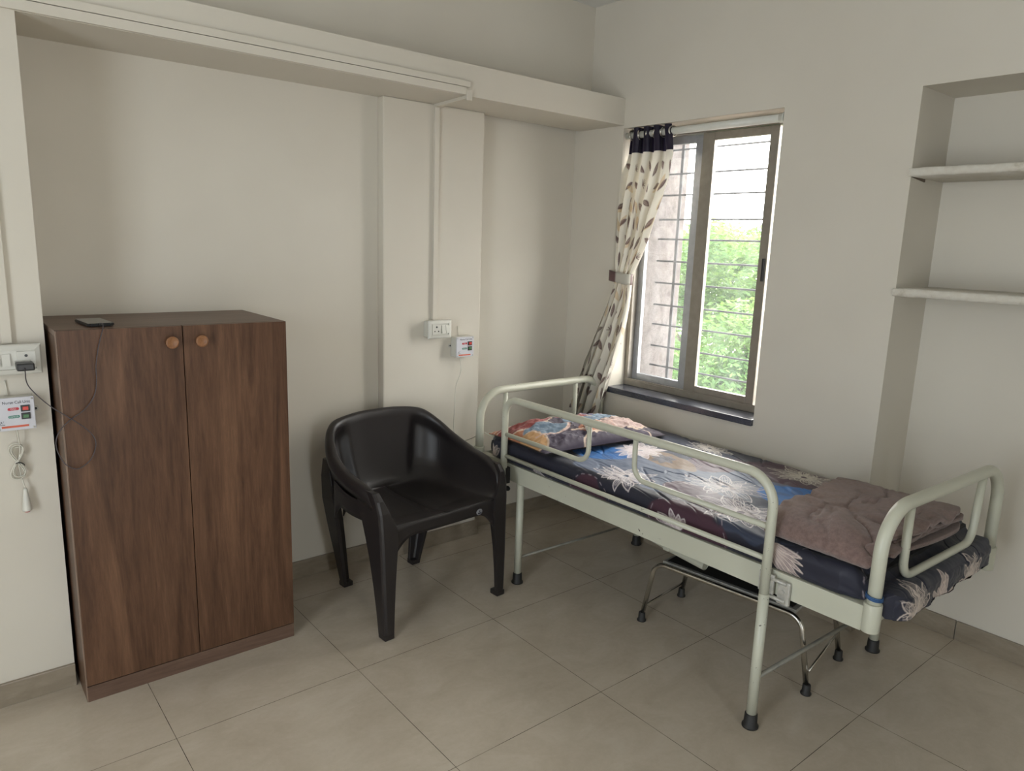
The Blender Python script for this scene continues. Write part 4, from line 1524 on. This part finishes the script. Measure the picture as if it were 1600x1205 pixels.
def pillow_pendant():
    """cord from the wall unit to the bell push, laid on the pillow and sheet surfaces"""
    from mathutils.bvhtree import BVHTree
    bpy.context.view_layer.update()
    trees = []
    for nm in ('pillow', 'bed_sheet'):
        ob = bpy.data.objects[nm]
        mw = ob.matrix_world
        me = ob.data
        co = np.empty(len(me.vertices) * 3, np.float32)
        me.vertices.foreach_get('co', co)
        co = co.reshape(-1, 3)
        mm = np.array(mw)
        co = co @ mm[:3, :3].T + mm[:3, 3]
        fs = np.empty(len(me.loops), np.int32)
        me.loops.foreach_get('vertex_index', fs)
        trees.append(BVHTree.FromPolygons(co.tolist(), fs.reshape(-1, 4).tolist()))

    def surf(x, y):
        zs = [t.ray_cast(Vector((x, y, 1.0)), Vector((0, 0, -1)))[0] for t in trees]
        zs = [q.z for q in zs if q is not None]
        return max(zs) if zs else .60
    e = empty('call_pendant', (.55, .04, .70))
    tag(e, 'white cone bell push lying on the pillow with its cord from the wall', 'bell push', 'bell pushes of the call units')
    o = Vector(e.location)
    free = [(.323, .722, .950), (.329, .72, .874), (.305, .725, .80), (.299, .725, .687), (.294, .722, .60), (.300, .705, .548), (.318, .67, .54), (.312, .585, .575), (.318, .52, .615)]
    lay = spline([(x, y, 0) for x, y in ((.335, .462), (.38, .40), (.47, .36), (.58, .31), (.62, .24), (.60, .17), (.575, .115))], 8)
    lay = [(p.x, p.y, surf(p.x, p.y) + .004) for p in lay]
    pts = [tuple(p) for p in spline(free + [lay[0]], 8)] + lay[1:]
    MB().tube([Vector(p) - o for p in pts], .0019, 8).build('cord', M['cord'], e)
    a = Vector((.570, .105, surf(.570, .105) + .010))
    b = Vector((.532, .038, 0))
    b.z = surf(b.x, b.y) + .014
    d = (b - a).normalized()
    h = MB().tube([a - o, a + d * .008 - o, a + d * .07 - o, a + d * .074 - o], [.004, .006, .0125, .0118], 18).build('push_handle', M['white_plastic'], e)
    MB().tube([a + d * .0742 - o, a + d * .078 - o], [.008, .006], 14).build('push_button', M['redpill'], h)


pillow_pendant()


# ------------------------------------------------------------------ foot stool under the bed
def stool():
    c = Vector((.673, -.68, 0))
    e = empty('foot_stool', c)
    tag(e, 'low stainless steel foot stool pushed under the bed', 'stool')
    A, B_ = Vector((.485, -.362, 0)), Vector((.566, -1.030, 0))    # front feet
    C_, D = Vector((.790, -.325, 0)), Vector((.870, -.990, 0))     # rear feet
    up = Vector((0, 0, 1))
    legs = []
    for a, b in ((A, B_), (C_, D)):
        d = (b - a).normalized()
        pts = [a + up * .02, a + d * .045 + up * .268, b - d * .045 + up * .268, b + up * .02]
        f = MB().tube([p - c for p in path(pts, .055, 8)], .0095, 14).build('leg_frame', M['steel'], e)
        for q in (a, b):
            MB().lathe([(.018, 0), (.0185, .005), (.0145, .010), (.0135, .036), (.011, .038)], tuple(q - c), 'z', 16).build('rubber_foot', M['rubber'], f)
    for a, b, z0, z1 in ((A, C_, .06, .06), (B_, D, .085, .135)):
        MB().tube([a + up * z0 - c, b + up * z1 - c], .0045, 8).build('cross_rod', M['steel'], e)
    # top board with a rubber mat
    d = (B_ - A).normalized()
    n = (C_ - A).normalized()
    q = [A + d * .07 + n * .014, B_ - d * .07 + n * .014, D - d * .07 - n * .012, C_ + d * .07 - n * .012]
    for nm, z0, z1, mt, s in (('top_board', .268, .280, 'worn_steel', 1), ('rubber_mat', .2805, .284, 'rubber', .94)):
        m = MB()
        cc = sum(q, Vector()) / 4
        vs = [cc + (p - cc) * s + up * z - c for z in (z0, z1) for p in q]
        m.add(vs, [(0, 1, 2, 3), (4, 7, 6, 5), (0, 4, 5, 1), (1, 5, 6, 2), (2, 6, 7, 3), (3, 7, 4, 0)])
        m.build(nm, M[mt], e)


stool()


# ------------------------------------------------------------------ curtain and rod
def curtain():
    rod = empty('curtain_rod', (1.140, .05, 2.030))
    tag(rod, 'thick white curtain rod across the top of the window', 'curtain rod')
    MB().tube([(0, -.425, 0), (0, .425, 0)], .0165, 18).build('rod_tube', M['rod'], rod)
    MB().lathe([(.023, -.434), (.023, -.428), (.0185, -.424), (.0185, -.41)], (0, 0, 0), 'y', 18).build('end_bracket', M['rod'], rod)
    # outline in the wall plane: z -> (left y, right y, x)
    Zs = [2.062, 1.93, 1.80, 1.66, 1.50, 1.40, 1.345, 1.30, 1.20, 1.08, .95, .82, .72, .60, .47]
    YL = [.450, .458, .476, .480, .482, .482, .476, .474, .485, .525, .575, .625, .665, .712, .745]
    YR = [.200, .175, .196, .248, .296, .336, .358, .355, .340, .352, .385, .425, .455, .485, .500]
    XC = [1.140, 1.140, 1.138, 1.132, 1.126, 1.118, 1.108, 1.104, 1.085, 1.070, 1.065, 1.06, 1.06, 1.06, 1.06]
    AM = [.024, .024, .026, .026, .022, .016, .012, .014, .022, .028, .030, .032, .032, .032, .032]
    nu, nv = 420, 420
    zz = np.linspace(Zs[0], Zs[-1], nv)
    f = lambda A: np.interp(-zz, [-z for z in Zs], A)

    def sm(a):
        k = np.ones(15) / 15
        return np.convolve(np.pad(a, 7, 'edge'), k, 'valid')
    yl, yr, xc, am = sm(f(YL)), sm(f(YR)), sm(f(XC)), sm(f(AM))
    u = np.linspace(0, 1, nu)
    UU, ZZ = np.meshgrid(u, zz, indexing='ij')
    ph = 2 * math.pi * 4.0 * (UU + .05 * (fbm(UU * 3, ZZ * 2.5, 71) - .5))
    X = xc[None] + am[None] * (np.sin(ph) + .35 * np.sin(2.3 * ph + ZZ * 5) * np.clip((1.93 - ZZ) * 3, 0, 1))
    Y = yl[None] + (yr - yl)[None] * UU + am[None] * .35 * np.sin(2 * ph)
    X = X + (fbm(UU * 14, ZZ * 9, 75) - .5) * .010
    lim = 1.215 - .105 * np.clip((Y - .43) / .045, 0, 1)
    X = np.minimum(X, lim)
    # keep clear of the wall corner line
    Zp = ZZ + .0
    P = np.stack([X, Y, Zp], -1)
    # print: cloth 1.10 m wide
    pr = Print(-.02, 1.14, .40, 2.12, .0022, (.66, .63, .55))
    rr = random.Random(12)
    BR, OC = (.085, .040, .040), (.50, .34, .16)
    for row in range(17):
        for k in range(11):
            x = .05 + k * .105 + (row % 2) * .05 + rr.uniform(-.012, .012)
            z = .46 + row * .088 + rr.uniform(-.012, .012)
            a = rr.choice([.7, 1.0, 1.9, 2.3, .4, 2.7])
            kind = rr.random()
            if kind < .30:
                pr.petal(x - .03, z - .03, a, .085, .013, (.56, .42, .22), OC, .002, 0, .012, .55)
            ln = .072
            x0, z0 = x - math.cos(a) * ln / 2, z - math.sin(a) * ln / 2
            if kind < .86:
                pr.petal(x0, z0, a, ln, .0115, BR, BR, .0024, 0, rr.uniform(-.014, .014), .9)
                for q in range(5):
                    t = .25 + q * .14
                    px, pz = x0 + math.cos(a) * ln * t, z0 + math.sin(a) * ln * t
                    pr.stroke([(px, pz), (px + .014 * math.cos(a + .8), pz + .014 * math.sin(a + .8))], .0022, (.5, .42, .36), .8)
            else:
                for q in range(6):
                    b = a + (q - 2.5) * .5
                    pr.stroke([(x, z), (x + .028 * math.cos(b), z + .028 * math.sin(b))], .004, BR)
    col = pr.sample(UU * 1.10, ZZ)
    band = (ZZ > 1.945)[..., None]
    col = np.where(band, np.array((.014, .010, .026)), col)
    root = empty('window_curtain', (1.13, .40, 2.06))
    tag(root, 'cream feather-print curtain with dark eyelet header tied back at the window', 'curtain')
    inv = np.array([1.13, .40, 2.06])
    j = int(np.argmax(zz < 1.945))
    hd = grid_mesh('header_band', P[:, :j + 1] - inv, M['curtain'], root, colors=np.where(True, np.array((.014, .010, .026)), col[:, :j + 1]) * np.ones_like(col[:, :j + 1]))
    grid_mesh('curtain_panel', P[:, j:] - inv, M['curtain'], root, colors=col[:, j:])
    # eyelets around the rod
    for k in range(6):
        y = .440 - k * .05
        ring = [(1.140 + .023 * math.cos(a / 20 * 6.283), y + .006 * math.sin(a / 20 * 6.283 + k), 2.030 + .023 * math.sin(a / 20 * 6.283)) for a in range(20)]
        MB().tube([Vector(p) - Vector(inv) for p in ring], .004, 8, closed=True).build('eyelet', M['steel'], root)
    # tie band
    n = 60
    a = np.linspace(0, 2 * math.pi, n, endpoint=False)
    Q = np.zeros((n, 6, 3))
    for k in range(6):
        t = k / 5
        Q[:, k, 0] = 1.090 + .030 * np.sign(np.cos(a)) * np.abs(np.cos(a)) ** .6
        Q[:, k, 1] = .416 + .066 * np.sign(np.sin(a)) * np.abs(np.sin(a)) ** .8
        Q[:, k, 2] = 1.365 - .052 * t + .12 * (Q[:, k, 1] - .416)
    tc = np.ones((n, 6, 3)) * np.array((.60, .58, .50))
    for i in range(n):
        if 18 < i % 60 < 30 or 44 < i < 50:
            tc[i] = (.16, .09, .085)
    tb = grid_mesh('tie_band', Q - inv, M['curtain'], root, colors=tc, wrap=True)
    m_ = tb.modifiers.new('thick', 'SOLIDIFY')
    m_.thickness = .003


curtain()


# ------------------------------------------------------------------ outside
def tree(x, y, z0, h, rad, seed, label, n=15000, leaf=.085):
    rnd = np.random.RandomState(seed)
    e = empty('tree', (x, y, z0))
    tag(e, label, 'tree', 'trees outside the window')
    # trunk and boughs
    t = MB()
    t.tube([(0, 0, 0), (.1, .05, h * .3), (.0, .1, h * .5), (.1, 0, h * .62)], [.17, .14, .08, .03], 10)
    centres = []
    for k in range(46):
        a = rnd.rand() * 6.283
        rr = rad * math.sqrt(rnd.rand()) * .92
        zz = h * (.36 + .60 * rnd.rand()) * (1 - .18 * (rr / rad) ** 2)
        c = np.array([rr * math.cos(a), rr * math.sin(a), zz])
        centres.append(c)
        if k < 26:
            b0 = Vector((.05, .05, h * (.25 + .3 * rnd.rand())))
            cc = Vector(c)
            t.tube([b0, b0.lerp(cc, .5) + Vector((0, 0, -.15)), cc], [.06, .04, .012], 6)
    t.build('trunk', M['bark'], e)
    centres = np.array(centres)
    ci = rnd.randint(0, len(centres), n)
    d = rnd.normal(size=(n, 3))
    d /= np.linalg.norm(d, axis=1, keepdims=True)
    rr = (rnd.rand(n) ** .45)[:, None] * rad * .30
    ctr = centres[ci] + d * rr * np.array([1, 1, .55])
    # each leaf: a folded pair of triangles
    ax = rnd.normal(size=(n, 3)); ax[:, 2] *= .5; ax /= np.linalg.norm(ax, axis=1, keepdims=True)
    sd = np.cross(ax, rnd.normal(size=(n, 3))); sd /= np.linalg.norm(sd, axis=1, keepdims=True)
    L = leaf * (.6 + .8 * rnd.rand(n))[:, None]
    v = np.stack([ctr - ax * L, ctr + sd * L * .38, ctr + ax * L, ctr - sd * L * .38], 1).reshape(-1, 3)
    me = bpy.data.meshes.new('foliage')
    me.vertices.add(n * 4)
    me.vertices.foreach_set('co', v.reshape(-1).astype(np.float32))
    me.loops.add(n * 4)
    me.loops.foreach_set('vertex_index', np.arange(n * 4, dtype=np.int32))
    me.polygons.add(n)
    me.polygons.foreach_set('loop_start', (np.arange(n) * 4).astype(np.int32))
    me.update(calc_edges=True)
    link('foliage', me, e, M['leaf'])


def outside():
    g = MB().box(2.4, 60, -40, 45, -5.2, -5.0).build('ground', M['ground'])
    tag(g, kind='structure')
    tree(8.2, 4.6, -5.0, 7.45, 2.5, 3, 'nearest broad light green tree filling the right window pane', 60000, .055)
    tree(4.9, 7.8, -5.0, 6.9, 1.7, 5, 'green tree seen between the middle stile and the concrete fin', 30000, .05)
    tree(14.5, 7.0, -5.0, 7.9, 3.2, 8, 'farther pale green tree behind the nearest one', 30000, .09)


outside()
